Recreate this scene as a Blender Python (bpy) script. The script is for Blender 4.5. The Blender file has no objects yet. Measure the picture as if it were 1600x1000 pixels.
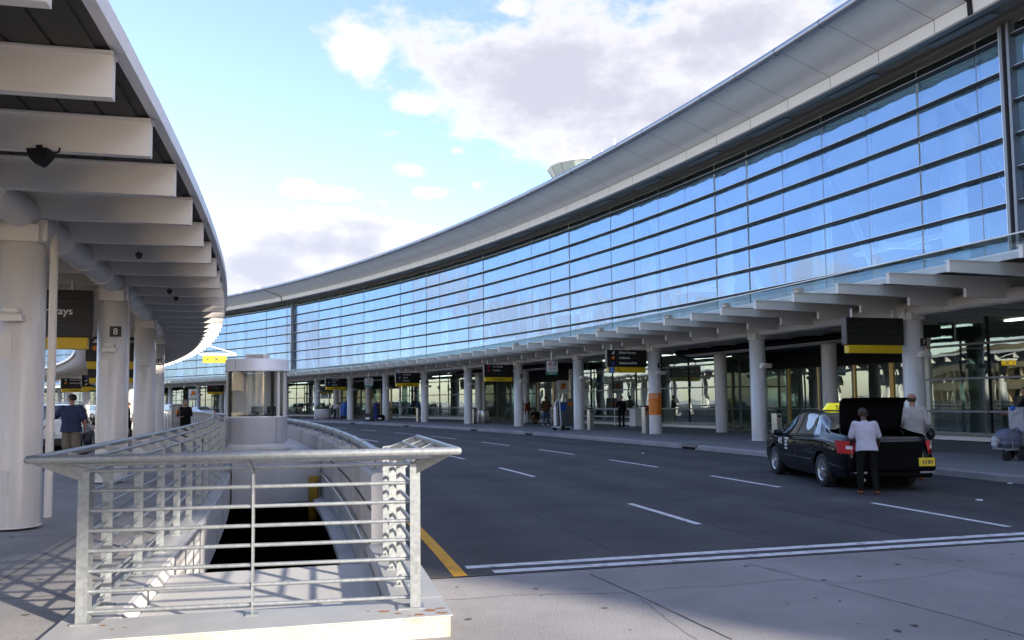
import bpy, bmesh, math, random
from mathutils import Vector, Matrix
random.seed(11)
sc = bpy.context.scene
COL = sc.collection
PI = math.pi
cos, sin, rad = math.cos, math.sin, math.radians
# ------------------------------------------------------------------ camera model (matched to the photograph)
F_PX, HOR, TH, ROLL, EYE = 1278.37, 626.09, rad(3.6998), rad(-0.6522), 1.75
CX, CY = -164.957, -32.003            # centre of the terminal's arcs
PPY = HOR - F_PX * math.tan(TH)

def ray(u, v):
    a, b = u - 800, v - PPY
    c, s = cos(ROLL), sin(ROLL)
    x, y = (a * c + b * s) / F_PX, -(-a * s + b * c) / F_PX
    c, s = cos(TH), sin(TH)
    return Vector((x, c - y * s, s + y * c))

def at(u, v, z=0.0):                   # point of the photograph on the level z
    d = ray(u, v)
    t = (z - EYE) / d.z
    return Vector((d.x * t, d.y * t, z))

def atR(u, R, z=0.15, v=640, far=True):  # point of the photograph's column u on the arc of radius R
    d = ray(u, v)
    a = d.x ** 2 + d.y ** 2
    b = -(d.x * CX + d.y * CY)
    c = CX * CX + CY * CY - R * R
    q = math.sqrt(max(b * b - a * c, 0))
    t = (-b + q) / a if far else (-b - q) / a
    return Vector((d.x * t, d.y * t, z))

def P(R, ph, z=0.0):
    return Vector((CX + R * cos(ph), CY + R * sin(ph), z))

def phi_of(p):
    return math.atan2(p.y - CY, p.x - CX)

# ------------------------------------------------------------------ materials
def mat(name, color, rough=0.6, metal=0.0, var=0.0, vscale=3.0, bump=0.0, bscale=40.0, spec=0.5, dark=None, dscale=0.6, damt=0.0, coat=0.0, emit=0.0, stretch=None):
    m = bpy.data.materials.new(name)
    m.use_nodes = True
    nt = m.node_tree
    N, L = nt.nodes, nt.links
    b = N['Principled BSDF']
    b.inputs['Roughness'].default_value = rough
    b.inputs['Metallic'].default_value = metal
    b.inputs['Specular IOR Level'].default_value = spec
    b.inputs['Coat Weight'].default_value = coat
    col = (*color, 1)
    b.inputs['Base Color'].default_value = col
    if emit:
        b.inputs['Emission Color'].default_value = col
        b.inputs['Emission Strength'].default_value = emit
    tc = None
    if var or bump or damt:
        tc = N.new('ShaderNodeTexCoord')
        vec = tc.outputs['Object']
        if stretch:
            mp = N.new('ShaderNodeMapping')
            mp.inputs['Scale'].default_value = stretch
            L.new(vec, mp.inputs['Vector'])
            vec = mp.outputs['Vector']
    last = None
    if var:
        n = N.new('ShaderNodeTexNoise')
        n.inputs['Scale'].default_value = vscale
        n.inputs['Detail'].default_value = 8
        n.inputs['Roughness'].default_value = 0.65
        L.new(vec, n.inputs['Vector'])
        mr = N.new('ShaderNodeMapRange')
        mr.inputs['From Min'].default_value = 0.25
        mr.inputs['From Max'].default_value = 0.75
        mr.inputs['To Min'].default_value = 1 - var
        mr.inputs['To Max'].default_value = 1 + var
        L.new(n.outputs['Fac'], mr.inputs['Value'])
        mx = N.new('ShaderNodeVectorMath')
        mx.operation = 'SCALE'
        mx.inputs[0].default_value = color
        L.new(mr.outputs['Result'], mx.inputs['Scale'])
        last = mx.outputs['Vector']
        r2 = N.new('ShaderNodeMapRange')
        r2.inputs['To Min'].default_value = max(rough - 0.12, 0.02)
        r2.inputs['To Max'].default_value = min(rough + 0.12, 1)
        L.new(n.outputs['Fac'], r2.inputs['Value'])
        L.new(r2.outputs['Result'], b.inputs['Roughness'])
    if damt:
        n2 = N.new('ShaderNodeTexNoise')
        n2.inputs['Scale'].default_value = dscale
        n2.inputs['Detail'].default_value = 6
        L.new(vec, n2.inputs['Vector'])
        rp = N.new('ShaderNodeMapRange')
        rp.inputs['From Min'].default_value = 0.5
        rp.inputs['From Max'].default_value = 0.68
        rp.inputs['To Min'].default_value = 0
        rp.inputs['To Max'].default_value = damt
        L.new(n2.outputs['Fac'], rp.inputs['Value'])
        mm = N.new('ShaderNodeMix')
        mm.data_type = 'RGBA'
        L.new(rp.outputs['Result'], mm.inputs['Factor'])
        if last is not None:
            L.new(last, mm.inputs['A'])
        else:
            mm.inputs['A'].default_value = col
        mm.inputs['B'].default_value = (*(dark or (0.05, 0.05, 0.05)), 1)
        last = mm.outputs['Result']
    if last is not None:
        L.new(last, b.inputs['Base Color'])
    if bump:
        nb = N.new('ShaderNodeTexNoise')
        nb.inputs['Scale'].default_value = bscale
        nb.inputs['Detail'].default_value = 4
        L.new(vec, nb.inputs['Vector'])
        bp = N.new('ShaderNodeBump')
        bp.inputs['Strength'].default_value = bump
        bp.inputs['Distance'].default_value = 0.02
        L.new(nb.outputs['Fac'], bp.inputs['Height'])
        L.new(bp.outputs['Normal'], b.inputs['Normal'])
    return m

def glass(name, tint, refl, base, rough=0.0, ripple=0.0, schlick=1.0):
    """architectural glass: tinted see-through mixed with a mirror, more mirror at grazing angles"""
    m = bpy.data.materials.new(name)
    m.use_nodes = True
    nt = m.node_tree
    N, L = nt.nodes, nt.links
    N.remove(N['Principled BSDF'])
    tr = N.new('ShaderNodeBsdfTransparent')
    tr.inputs['Color'].default_value = (*tint, 1)
    gl = N.new('ShaderNodeBsdfGlossy')
    gl.inputs['Color'].default_value = (*refl, 1)
    gl.inputs['Roughness'].default_value = rough
    lw = N.new('ShaderNodeLayerWeight')
    lw.inputs['Blend'].default_value = 0.35
    mr = N.new('ShaderNodeMapRange')
    mr.inputs['To Min'].default_value = base
    mr.inputs['To Max'].default_value = min(base + schlick, 0.97)
    L.new(lw.outputs['Facing'], mr.inputs['Value'])
    mx = N.new('ShaderNodeMixShader')
    L.new(mr.outputs['Result'], mx.inputs['Fac'])
    L.new(tr.outputs['BSDF'], mx.inputs[1])
    L.new(gl.outputs['BSDF'], mx.inputs[2])
    if ripple:
        tc = N.new('ShaderNodeTexCoord')
        n = N.new('ShaderNodeTexNoise')
        n.inputs['Scale'].default_value = 0.7
        n.inputs['Detail'].default_value = 1
        L.new(tc.outputs['Object'], n.inputs['Vector'])
        bp = N.new('ShaderNodeBump')
        bp.inputs['Strength'].default_value = ripple
        bp.inputs['Distance'].default_value = 0.1
        L.new(n.outputs['Fac'], bp.inputs['Height'])
        L.new(bp.outputs['Normal'], gl.inputs['Normal'])
    L.new(mx.outputs['Shader'], N['Material Output'].inputs['Surface'])
    return m

def pavement_mat(name, color, var, damt, speck):
    m = mat(name, color, 0.85, 0, var, 0.9, 0.25, 55, 0.3, (color[0] * .55, color[1] * .55, color[2] * .55), 0.35, damt)
    nt = m.node_tree
    N, L = nt.nodes, nt.links
    b = N['Principled BSDF']
    src = b.inputs['Base Color'].links[0].from_socket
    tc = N.new('ShaderNodeTexCoord')
    v = N.new('ShaderNodeTexNoise')
    v.inputs['Scale'].default_value = 70
    v.inputs['Detail'].default_value = 3
    L.new(tc.outputs['Object'], v.inputs['Vector'])
    mr = N.new('ShaderNodeMapRange')
    mr.inputs['From Min'].default_value = 0.3
    mr.inputs['From Max'].default_value = 0.7
    mr.inputs['To Min'].default_value = 1 - speck
    mr.inputs['To Max'].default_value = 1 + speck
    L.new(v.outputs['Fac'], mr.inputs['Value'])
    sm = N.new('ShaderNodeVectorMath')
    sm.operation = 'SCALE'
    L.new(src, sm.inputs[0])
    L.new(mr.outputs['Result'], sm.inputs['Scale'])
    L.new(sm.outputs['Vector'], b.inputs['Base Color'])
    return m

def wheel_tracks(m):
    nt = m.node_tree
    N, L = nt.nodes, nt.links
    b = N['Principled BSDF']
    src = b.inputs['Base Color'].links[0].from_socket
    tc = N.new('ShaderNodeTexCoord')
    d = N.new('ShaderNodeVectorMath')
    d.operation = 'DISTANCE'
    L.new(tc.outputs['Object'], d.inputs[0])
    d.inputs[1].default_value = (CX, CY, 0)
    wob = N.new('ShaderNodeTexNoise')
    wob.inputs['Scale'].default_value = 0.12
    L.new(tc.outputs['Object'], wob.inputs['Vector'])
    def mth(op, a, bb, c=None):
        n = N.new('ShaderNodeMath')
        n.operation = op
        for i, x in enumerate((a, bb, c)):
            if x is None:
                continue
            if isinstance(x, (int, float)):
                n.inputs[i].default_value = x
            else:
                L.new(x, n.inputs[i])
        return n.outputs[0]
    f = mth('MULTIPLY_ADD', d.outputs['Value'], 2 * 2 * PI / 3.75, -173.1 * 4 * PI / 3.75)
    f = mth('MULTIPLY_ADD', wob.outputs['Fac'], 1.6, f)
    c = mth('COSINE', f, None)
    k = mth('MULTIPLY_ADD', c, 0.10, 1.0)
    big = N.new('ShaderNodeTexNoise')
    big.inputs['Scale'].default_value = 0.9
    big.inputs['Detail'].default_value = 5
    L.new(tc.outputs['Object'], big.inputs['Vector'])
    k = mth('MULTIPLY', k, mth('MULTIPLY_ADD', big.outputs['Fac'], 0.5, 0.75))
    sm = N.new('ShaderNodeVectorMath')
    sm.operation = 'SCALE'
    L.new(src, sm.inputs[0])
    L.new(k, sm.inputs['Scale'])
    L.new(sm.outputs['Vector'], b.inputs['Base Color'])

M = {}
M['asphalt'] = pavement_mat('asphalt', (0.070, 0.069, 0.073), 0.20, 0.55, 0.55)
wheel_tracks(M['asphalt'])
M['concrete'] = pavement_mat('concrete', (0.28, 0.268, 0.268), 0.20, 0.45, 0.16)
M['concrete_deck'] = pavement_mat('pale_concrete', (0.46, 0.455, 0.44), 0.10, 0.25, 0.08)
M['sidewalk'] = pavement_mat('sidewalk_concrete', (0.23, 0.225, 0.235), 0.14, 0.35, 0.15)
M['kerb'] = pavement_mat('kerb_concrete', (0.30, 0.29, 0.30), 0.22, 0.4, 0.25)
M['wall_concrete'] = mat('wall_concrete', (0.54, 0.53, 0.53), 0.85, 0, 0.12, 1.2, 0.2, 30, 0.3, (0.2, 0.19, 0.19), 0.8, 0.35, stretch=(1, 1, 0.35))
M['rough_face'] = mat('rough_concrete', (0.40, 0.385, 0.34), 0.9, 0, 0.2, 6, 0.6, 40, 0.3, (0.2, 0.17, 0.1), 3, 0.5)
M['flashing'] = mat('painted_flashing', (0.40, 0.40, 0.40), 0.5, 0.2, 0.1, 4, 0, 1, 0.5, (0.42, 0.2, 0.07), 5.0, 0.0)
M['dark_under'] = mat('lower_level_dark', (0.02, 0.019, 0.018), 0.95, spec=0.1)  # shade of the covered lower level put into this near-black colour
M['joint'] = mat('joint_filler', (0.09, 0.083, 0.08), 0.9)
M['white_line'] = mat('white_road_paint', (0.66, 0.66, 0.68), 0.7, 0, 0.12, 8, 0.1, 80, 0.3, (0.12, 0.12, 0.13), 6, 0.55)
M['yellow_line'] = mat('yellow_road_paint', (0.72, 0.36, 0.02), 0.7, 0, 0.12, 8, 0.1, 80, 0.3, (0.2, 0.12, 0.03), 7, 0.3)
M['white_steel'] = mat('white_painted_steel', (0.80, 0.775, 0.73), 0.42, 0, 0.05, 1.5, 0, 1, 0.5, (0.58, 0.55, 0.49), 0.9, 0.25)
M['column'] = mat('column_paint', (0.65, 0.64, 0.635), 0.27, 0, 0.04, 2, 0, 1, 0.5, (0.42, 0.40, 0.37), 2.5, 0.35, stretch=(1, 1, .12))
M['soffit'] = mat('soffit_panel', (0.86, 0.85, 0.84), 0.45, 0.0, 0.03, 1.0)
M['fascia'] = mat('fascia_panel', (0.90, 0.88, 0.86), 0.4, 0.0, 0.03, 1.0)
M['alu'] = mat('brushed_aluminium', (0.84, 0.84, 0.88), 0.38, 0.15, 0.06, 3, stretch=(1, 1, 0.05))
M['alu_edge'] = mat('rolled_roof_edge', (0.34, 0.35, 0.39), 0.30, 0.8, 0.05, 1)
M['roof_top'] = mat('roof_membrane', (0.52, 0.50, 0.46), 0.8, 0, 0.1, .6)
M['recess'] = mat('eaves_recess', (0.17, 0.145, 0.115), 0.6, 0.1, 0.1, 1)
M['charcoal'] = mat('charcoal_aluminium', (0.014, 0.014, 0.018), 0.5, 0.0, spec=0.2)
M['frame'] = mat('grey_frame', (0.22, 0.225, 0.24), 0.4, 0.5)
M['fin_edge'] = mat('bright_fin_edge', (0.62, 0.64, 0.68), 0.35, 0.7)
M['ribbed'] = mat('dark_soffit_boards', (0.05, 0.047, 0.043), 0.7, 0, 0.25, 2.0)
M['galv'] = mat('galvanised_steel', (0.30, 0.32, 0.335), 0.42, 0.6, 0.22, 30, 0.03, 90, 0.5, (0.40, 0.42, 0.42), 22, 0.5)
M['stainless'] = mat('stainless_steel', (0.50, 0.49, 0.47), 0.3, 0.9, 0.1, 4, stretch=(1, 1, .1))
M['rust'] = mat('rust', (0.30, 0.12, 0.035), 0.9, 0, 0.4, 30)
M['sign_black'] = mat('sign_black', (0.010, 0.009, 0.008), 0.35)
M['sign_yellow'] = mat('sign_yellow', (0.72, 0.47, 0.012), 0.4)
M['sign_white'] = mat('sign_white', (0.75, 0.75, 0.75), 0.45)
M['sign_text'] = mat('sign_lettering', (0.78, 0.78, 0.76), 0.5)
M['sign_dim'] = mat('dim_lettering', (0.30, 0.30, 0.32), 0.5)
M['sign_green'] = mat('sign_green', (0.01, 0.22, 0.14), 0.45)
M['sign_red'] = mat('sign_red', (0.6, 0.03, 0.03), 0.45)
M['sign_blue'] = mat('sign_blue', (0.02, 0.12, 0.5), 0.45)
M['orange'] = mat('orange_wrap', (0.75, 0.20, 0.015), 0.5, 0, 0.05, 2)
M['black'] = mat('black_plastic', (0.012, 0.012, 0.013), 0.45)
M['rubber'] = mat('tyre_rubber', (0.018, 0.018, 0.019), 0.8)
M['rim'] = mat('alloy_rim', (0.55, 0.56, 0.58), 0.3, 0.85)
M['lamp_white'] = mat('lamp_lens', (0.8, 0.8, 0.8), 0.15)
M['interior_wall'] = mat('interior_wall', (0.42, 0.42, 0.40), 0.7, 0, 0.1, .4)
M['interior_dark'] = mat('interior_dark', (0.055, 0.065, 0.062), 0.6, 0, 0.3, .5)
M['interior_white'] = mat('interior_white', (0.74, 0.75, 0.75), 0.5)
M['interior_floor'] = mat('terrazzo_floor', (0.25, 0.25, 0.24), 0.25)
M['gold'] = mat('gold_lit_door_frame', (0.55, 0.36, 0.13), 0.3, 0.7)  # gold of the lit door posts put into their colour
M['light_strip'] = mat('ceiling_light_strip', (1.0, 0.96, 0.88), 0.5, emit=1.6)
M['garage'] = mat('garage_concrete', (0.62, 0.47, 0.26), 0.85, 0, .15, .3)
M['fill_glow'] = mat('unseen_fill_glow', (0.92, 0.96, 1.0), 0.5, emit=9.0)  # fill light added to brighten the upper hall
M['glass_up'] = glass('curtain_wall_glass', (0.24, 0.44, 0.64), (0.31, 0.44, 0.66), 0.36, 0, 0.10, 0.55)
M['glass_dark'] = glass('spandrel_glass', (0.10, 0.13, 0.14), (0.30, 0.34, 0.36), 0.12, 0, 0, 0.3)
M['glass_low'] = glass('shopfront_glass', (0.50, 0.64, 0.62), (0.74, 0.86, 0.82), 0.13, 0, 0.05, 0.6)
M['glass_roof'] = glass('canopy_roof_glass', (0.55, 0.66, 0.66), (0.6, 0.7, 0.7), 0.10, 0.05, 0, 0.4)
M['glass_booth'] = glass('booth_glass', (0.86, 0.90, 0.92), (0.85, .92, 1), 0.05, 0, 0, 0.35)
M['glass_car'] = glass('car_glass', (0.10, 0.12, 0.13), (0.8, 0.9, 1.0), 0.10, 0, 0, 0.85)
M['tower_glass'] = mat('tower_glass', (0.34, 0.40, 0.37), 0.15, 0.2, 0.25, .12)
M['tower_wall'] = mat('tower_concrete', (0.5, 0.47, 0.4), 0.8)
M['foliage'] = mat('foliage', (0.05, 0.085, 0.03), 0.8, 0, 0.4, 9)
M['soil'] = mat('potting_soil', (0.05, 0.035, 0.025), 0.9)
M['earth'] = mat('ground_far', (0.55, 0.53, 0.49), 0.95, 0, 0.2, .2)
M['yellow_post'] = mat('yellow_post_paint', (0.42, 0.25, 0.03), 0.7, 0, 0.3, 3, 0, 1, .4, (0.08, 0.05, 0.03), 2, .7)

# ------------------------------------------------------------------ mesh building
class MB:
    def __init__(s):
        s.v, s.f, s.m, s.s = [], [], [], []

    def add(s, verts, faces, mi=0, smooth=False):
        o = len(s.v)
        s.v += [tuple(v) for v in verts]
        for f in faces:
            s.f.append([i + o for i in f])
            s.m.append(mi)
            s.s.append(smooth)
        return s

    def box(s, c, d, mi=0, rot=None, bev=0.0):
        hx, hy, hz = d[0] / 2, d[1] / 2, d[2] / 2
        c = Vector(c)
        if bev > 0:
            b = min(bev, hx * .9, hy * .9, hz * .9)
            pts = []
            for sx in (-1, 1):
                for sy in (-1, 1):
                    for sz in (-1, 1):
                        pts += [(sx * hx, sy * (hy - b), sz * (hz - b)), (sx * (hx - b), sy * hy, sz * (hz - b)), (sx * (hx - b), sy * (hy - b), sz * hz)]
            bm = bmesh.new()
            for p in pts:
                bm.verts.new(p)
            r = bmesh.ops.convex_hull(bm, input=bm.verts)
            bm.verts.index_update()
            vs = [v.co.copy() for v in bm.verts]
            fs = [[v.index for v in f.verts] for f in bm.faces]
            bm.free()
        else:
            vs = [Vector((x, y, z)) for x in (-hx, hx) for y in (-hy, hy) for z in (-hz, hz)]
            fs = [(0, 1, 3, 2), (4, 6, 7, 5), (0, 4, 5, 1), (2, 3, 7, 6), (0, 2, 6, 4), (1, 5, 7, 3)]
        if rot is not None:
            vs = [rot @ v for v in vs]
        return s.add([c + v for v in vs], fs, mi)

    def tube(s, pts, r, n=10, mi=0, caps=True, r2=None, closed=False):
        pts = [Vector(p) for p in pts]
        k = len(pts)
        rings = []
        up = None
        for i, p in enumerate(pts):
            if closed:
                d = pts[(i + 1) % k] - pts[i - 1]
            elif i == 0:
                d = pts[1] - pts[0]
            elif i == k - 1:
                d = pts[-1] - pts[-2]
            else:
                d = pts[i + 1] - pts[i - 1]
            d.normalize()
            if up is None:
                up = Vector((0, 0, 1)) if abs(d.z) < .9 else Vector((1, 0, 0))
            x = d.cross(up)
            if x.length < 1e-4:
                x = d.cross(Vector((1, 0, 0)))
            x.normalize()
            y = x.cross(d).normalized()
            rr = r if r2 is None else r + (r2 - r) * i / (k - 1)
            rings.append([p + x * (rr * cos(2 * PI * j / n)) + y * (rr * sin(2 * PI * j / n)) for j in range(n)])
            up = y
        vs = [v for q in rings for v in q]
        fs = []
        for i in range(k if closed else k - 1):
            a, b = i * n, ((i + 1) % k) * n
            for j in range(n):
                fs.append((a + j, a + (j + 1) % n, b + (j + 1) % n, b + j))
        s.add(vs, fs, mi, True)
        if caps and not closed:
            s.add(rings[0], [list(range(n))[::-1]], mi)
            s.add(rings[-1], [list(range(n))], mi)
        return s

    def lathe(s, prof, c=(0, 0, 0), n=32, mi=0, a0=0, a1=2 * PI, smooth=True, capends=False):
        c = Vector(c)
        full = abs(a1 - a0 - 2 * PI) < 1e-6
        m = n if full else n + 1
        vs = []
        for (r, z) in prof:
            for j in range(m):
                a = a0 + (a1 - a0) * j / n
                vs.append(c + Vector((r * cos(a), r * sin(a), z)))
        fs = []
        for i in range(len(prof) - 1):
            for j in range(n):
                j2 = (j + 1) % m
                fs.append((i * m + j, i * m + j2, (i + 1) * m + j2, (i + 1) * m + j))
        return s.add(vs, fs, mi, smooth)

    def arc(s, prof, p0, p1, n, mi=0, closed=True, caps=True, smooth=False):
        """sweep a profile of (R, z) points along the terminal's arc"""
        k = len(prof)
        vs = []
        for i in range(n + 1):
            ph = p0 + (p1 - p0) * i / n
            for (R, z) in prof:
                vs.append(P(R, ph, z))
        fs = []
        kk = k if closed else k - 1
        for i in range(n):
            for j in range(kk):
                a, b = i * k + j, i * k + (j + 1) % k
                fs.append((a, b, b + k, a + k))
        s.add(vs, fs, mi, smooth)
        if caps and closed:
            s.add(vs[:k], [list(range(k))], mi)
            s.add(vs[-k:], [list(range(k))[::-1]], mi)
        return s

    def prism(s, poly, thick, mi=0, mtx=None):
        """poly of (x, z) points extruded in y by +-thick/2"""
        k = len(poly)
        vs = [Vector((x, -thick / 2, z)) for x, z in poly] + [Vector((x, thick / 2, z)) for x, z in poly]
        if mtx is not None:
            vs = [mtx @ v for v in vs]
        fs = [list(range(k)), list(range(k, 2 * k))[::-1]]
        for i in range(k):
            j = (i + 1) % k
            fs.append((i, i + k, j + k, j))
        return s.add(vs, fs, mi)

    def ball(s, c, r, n=12, mi=0, sc_=(1, 1, 1)):
        prof = [(max(r * sin(PI * i / n), 1e-4) * 1, -r * cos(PI * i / n)) for i in range(n + 1)]
        o = len(s.v)
        s.lathe(prof, (0, 0, 0), n * 2, mi)
        c = Vector(c)
        for i in range(o, len(s.v)):
            v = s.v[i]
            s.v[i] = (c.x + v[0] * sc_[0], c.y + v[1] * sc_[1], c.z + v[2] * sc_[2])
        return s

    def mesh(s, name, mats):
        me = bpy.data.meshes.new(name)
        me.from_pydata(s.v, [], s.f)
        if not isinstance(mats, (list, tuple)):
            mats = [mats]
        for m in mats:
            me.materials.append(M[m] if isinstance(m, str) else m)
        for p, mi, sm in zip(me.polygons, s.m, s.s):
            p.material_index = mi
            p.use_smooth = sm
        me.update()
        return me

    def build(s, name, mats, parent=None, world=True, fix=True):
        """link as one object; world=True: the vertices are world coordinates"""
        me = s.mesh(name, mats)
        if fix:
            bm = bmesh.new()
            bm.from_mesh(me)
            bmesh.ops.recalc_face_normals(bm, faces=bm.faces)
            bm.to_mesh(me)
            bm.free()
        if parent is not None and world:
            me.transform(Matrix.Translation(-wloc(parent)))
        return link(name, me, parent)

def wloc(o):
    p = Vector(o.location)
    while o.parent is not None:
        o = o.parent
        p = p + Vector(o.location)
    return p

def link(name, me, parent=None, loc=None, rz=None):
    o = bpy.data.objects.new(name, me)
    COL.objects.link(o)
    if parent is not None:
        o.parent = parent
    if loc is not None:
        o.location = loc
    if rz is not None:
        o.rotation_euler = (0, 0, rz)
    return o

def thing(name, label, cat, loc=(0, 0, 0), rz=0.0, group=None):
    o = bpy.data.objects.new(name, None)
    COL.objects.link(o)
    o.location = loc
    o.rotation_euler = (0, 0, rz)
    o.empty_display_size = 0.3
    tag(o, label, cat, group)
    return o

def tag(o, label, cat, group=None):
    o['label'] = label
    o['category'] = cat
    if group:
        o['group'] = group
    return o

def struct(name, mb, m):
    o = mb.build(name, m)
    o['kind'] = 'structure'
    return o

def text_mesh(txt, size, align='LEFT', bold=0.0, ext=0.004):
    cu = bpy.data.curves.new('lettering', 'FONT')
    cu.body = txt
    cu.size = size
    cu.align_x = align
    cu.extrude = ext
    cu.offset = bold
    o = bpy.data.objects.new('lettering', cu)
    COL.objects.link(o)
    dg = bpy.context.evaluated_depsgraph_get()
    me = bpy.data.meshes.new_from_object(o.evaluated_get(dg))
    bpy.data.objects.remove(o)
    bpy.data.curves.remove(cu)
    me.name = 'lettering'
    return me

def put_text(txt, size, parent, x, y, z, m, align='LEFT', bold=0.0, name='lettering', rot=None, extra=None):
    """lettering standing upright on a face that looks along local -y"""
    me = text_mesh(txt, size, align, bold)
    me.transform(Matrix.Rotation(PI / 2, 4, 'X'))
    if rot is not None:
        me.transform(rot)
    me.transform(Matrix.Translation((x, y, z)))
    me.materials.clear()
    me.materials.append(M[m])
    return link(name, me, parent)
# ------------------------------------------------------------------ the setting: ground, road, pavements
V0, V1 = 0.2462, 0.312                 # the ramp opening (angles), between R 166.45 and 168.45
def polar_sheet(name, m, z, cells, step=0.01):
    mb = MB()
    for (R0, R1, a0, a1) in cells:
        n = max(1, int(abs(a1 - a0) / step))
        for i in range(n):
            b0, b1 = a0 + (a1 - a0) * i / n, a0 + (a1 - a0) * (i + 1) / n
            mb.add([P(R0, b0, z), P(R1, b0, z), P(R1, b1, z), P(R0, b1, z)], [(0, 1, 2, 3)])
    return struct(name, mb, m)

polar_sheet('ground', 'earth', -0.06, [(0, 100, -PI, PI), (100, 166.45, -PI, PI), (166.45, 168.45, V1, V0 + 2 * PI), (168.45, 182, -PI, PI), (182, 240, -PI, PI), (240, 4000, -PI, PI)], 0.02)
polar_sheet('road', 'asphalt', 0.0, [(168.82, 181.52, 0.2404, 1.9)])
polar_sheet('inner_road', 'asphalt', -0.004, [(140, 162.0, -0.5, 1.9)])
polar_sheet('concrete_apron', 'concrete', 0.0, [(166.0, 181.52, -0.6, 0.2285), (168.87, 181.52, 0.2285, 0.2402)])
mb = MB()
mb.arc([(162.18, 0.12), (166.08, 0.12)], -0.6, 1.9, 250, closed=False)
struct('island_pavement', mb, 'concrete')
mb = MB()
mb.arc([(162.0, -0.05), (162.0, 0.10), (162.03, 0.125), (162.18, 0.125), (162.18, -0.05)], -0.6, 1.9, 250)
struct('island_kerb', mb, 'kerb')
mb = MB()
mb.arc([(181.72, 0.15), (200.0, 0.15)], -0.6, 1.9, 250, closed=False)
struct('terminal_pavement', mb, 'sidewalk')
mb = MB()
k = 0
a = 0.2
while a < 1.5:                          # kerb stones with open joints
    mb.arc([(181.50, -0.05), (181.50, 0.125), (181.535, 0.154), (181.72, 0.154), (181.72, -0.05)], a, a + 0.0163, 2)
    a += 0.01645
for (u, v) in ((1075, 703), (826, 679), (740, 671.5), (635, 664.5), (551, 659)):
    f = phi_of(atR(u, 181.5))
    mb.arc([(181.47, .004), (181.47, .075), (181.52, .075), (181.52, .004)], f - .0022, f + .0022, 2, 1)
    mb.arc([(181.46, .085), (181.46, .1545), (181.74, .1575), (181.74, .085)], f - .0028, f + .0028, 2, 2)
struct('terminal_kerb', mb, ['kerb', 'dark_under', 'frame'])
# painted markings
mb = MB()
d1 = [(.2457, .2610), (.2758, .2907), (.3055, .3222), (.3369, .3540), (.3712, .3892), (.4082, .4290), (.4461, .4635), (.4831, .4991), (.5163, .534), (.552, .569)]
d2 = [(.2543, .2684), (.2988, .3147), (.335, .351), (.371, .3875), (.4072, .4265), (.4409, .4575), (.4746, .491), (.51, .526)]
for i in range(18):
    d1.append((.5875 + .035 * i, .6045 + .035 * i))
    d2.append((.5445 + .035 * i, .5615 + .035 * i))
for (R, L) in ((176.85, d1), (173.1, d2)):
    for a0, a1 in L:
        mb.arc([(R - .055, 0.004), (R + .055, 0.004)], a0, a1, 4, closed=False)
struct('lane_markings', mb, 'white_line')
mb = MB()
for a0, R0 in ((0.24075, 169.65), (0.2425, 169.42)):
    w = 0.00085
    for i in range(24):
        r0, r1 = R0 + (181.3 - R0) * i / 24, R0 + (181.3 - R0) * (i + 1) / 24
        mb.add([P(r0, a0, .004), P(r1, a0, .004), P(r1, a0 + w, .004), P(r0, a0 + w, .004)], [(0, 1, 2, 3)])
struct('crossing_lines', mb, 'white_line')
mb = MB()
mb.arc([(169.22, 0.004), (169.36, 0.004)], 0.2404, 1.3, 120, closed=False)
struct('edge_line', mb, 'yellow_line')
# joints and cracks in the concrete
mb = MB()
def strip(p, q, w, z):
    d = (q - p)
    nrm = Vector((-d.y, d.x, 0)).normalized() * (w / 2)
    mb.add([p + nrm, q + nrm, q - nrm, p - nrm], [(0, 1, 2, 3)])
def crack(pts, w, z, jit=0.02):
    pts = [Vector((p.x, p.y, z)) for p in pts]
    out = [pts[0]]
    for a, b in zip(pts, pts[1:]):
        n = max(2, int((b - a).length / 0.12))
        for i in range(1, n + 1):
            q = a.lerp(b, i / n)
            if i < n:
                q = q + Vector((random.uniform(-jit, jit), random.uniform(-jit, jit), 0))
            out.append(q)
    for a, b in zip(out, out[1:]):
        strip(a, b, w * random.uniform(.6, 1.3), z)
za = 0.004
for i in range(70):                       # gum and oil spots
    if i < 40:
        c = P(random.uniform(168.9, 176), random.uniform(.205, .239), .005)
    else:
        c = P(random.uniform(162.4, 165.8), random.uniform(.21, .30), .125)
    s_ = random.choice((.012, .018, .025, .035))
    mb.add([c + Vector((s_ * random.uniform(.6, 1.2) * cos(k * .9), s_ * random.uniform(.6, 1.2) * sin(k * .9), 0)) for k in range(7)], [list(range(7))])
crack([at(922, 897), at(1000, 932), at(1145, 1000)], .013, za, .004)
crack([at(1169, 881), at(1300, 914), at(1500, 966), at(1600, 994)], .010, za, .004)
crack([at(1398, 866), at(1500, 885), at(1600, 902)], .008, za, .004)
crack([at(694, 938), at(752, 935), at(800, 930), at(850, 929), at(900, 928), at(985, 927)], .009, za, .012)
crack([at(1000, 925), at(1060, 918), at(1130, 916), at(1240, 905), at(1330, 912), at(1440, 902), at(1500, 890)], .006, za, .012)
crack([at(1090, 1000), at(1060, 980), at(1000, 935)], .005, za, .012)
strip(P(168.9, .2404, za), P(181.45, .2404, za), .035, za)
zb = 0.124
for R in (163.3, 165.0):
    mb.arc([(R - .008, zb), (R + .008, zb)], -.2, 1.2, 200, closed=False)
for i in range(60):
    a0 = .205 + .0112 * i
    strip(P(162.25, a0, zb), P(165.95, a0, zb), .014, zb)
zc = 0.154
for R in (183.6, 187.2):
    mb.arc([(R - .008, zc), (R + .008, zc)], .2, 1.2, 160, closed=False)
for i in range(60):
    a0 = .24 + .0135 * i
    strip(P(181.8, a0, zc), P(190.2, a0, zc), .012, zc)
struct('pavement_joints', mb, 'joint')
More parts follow.
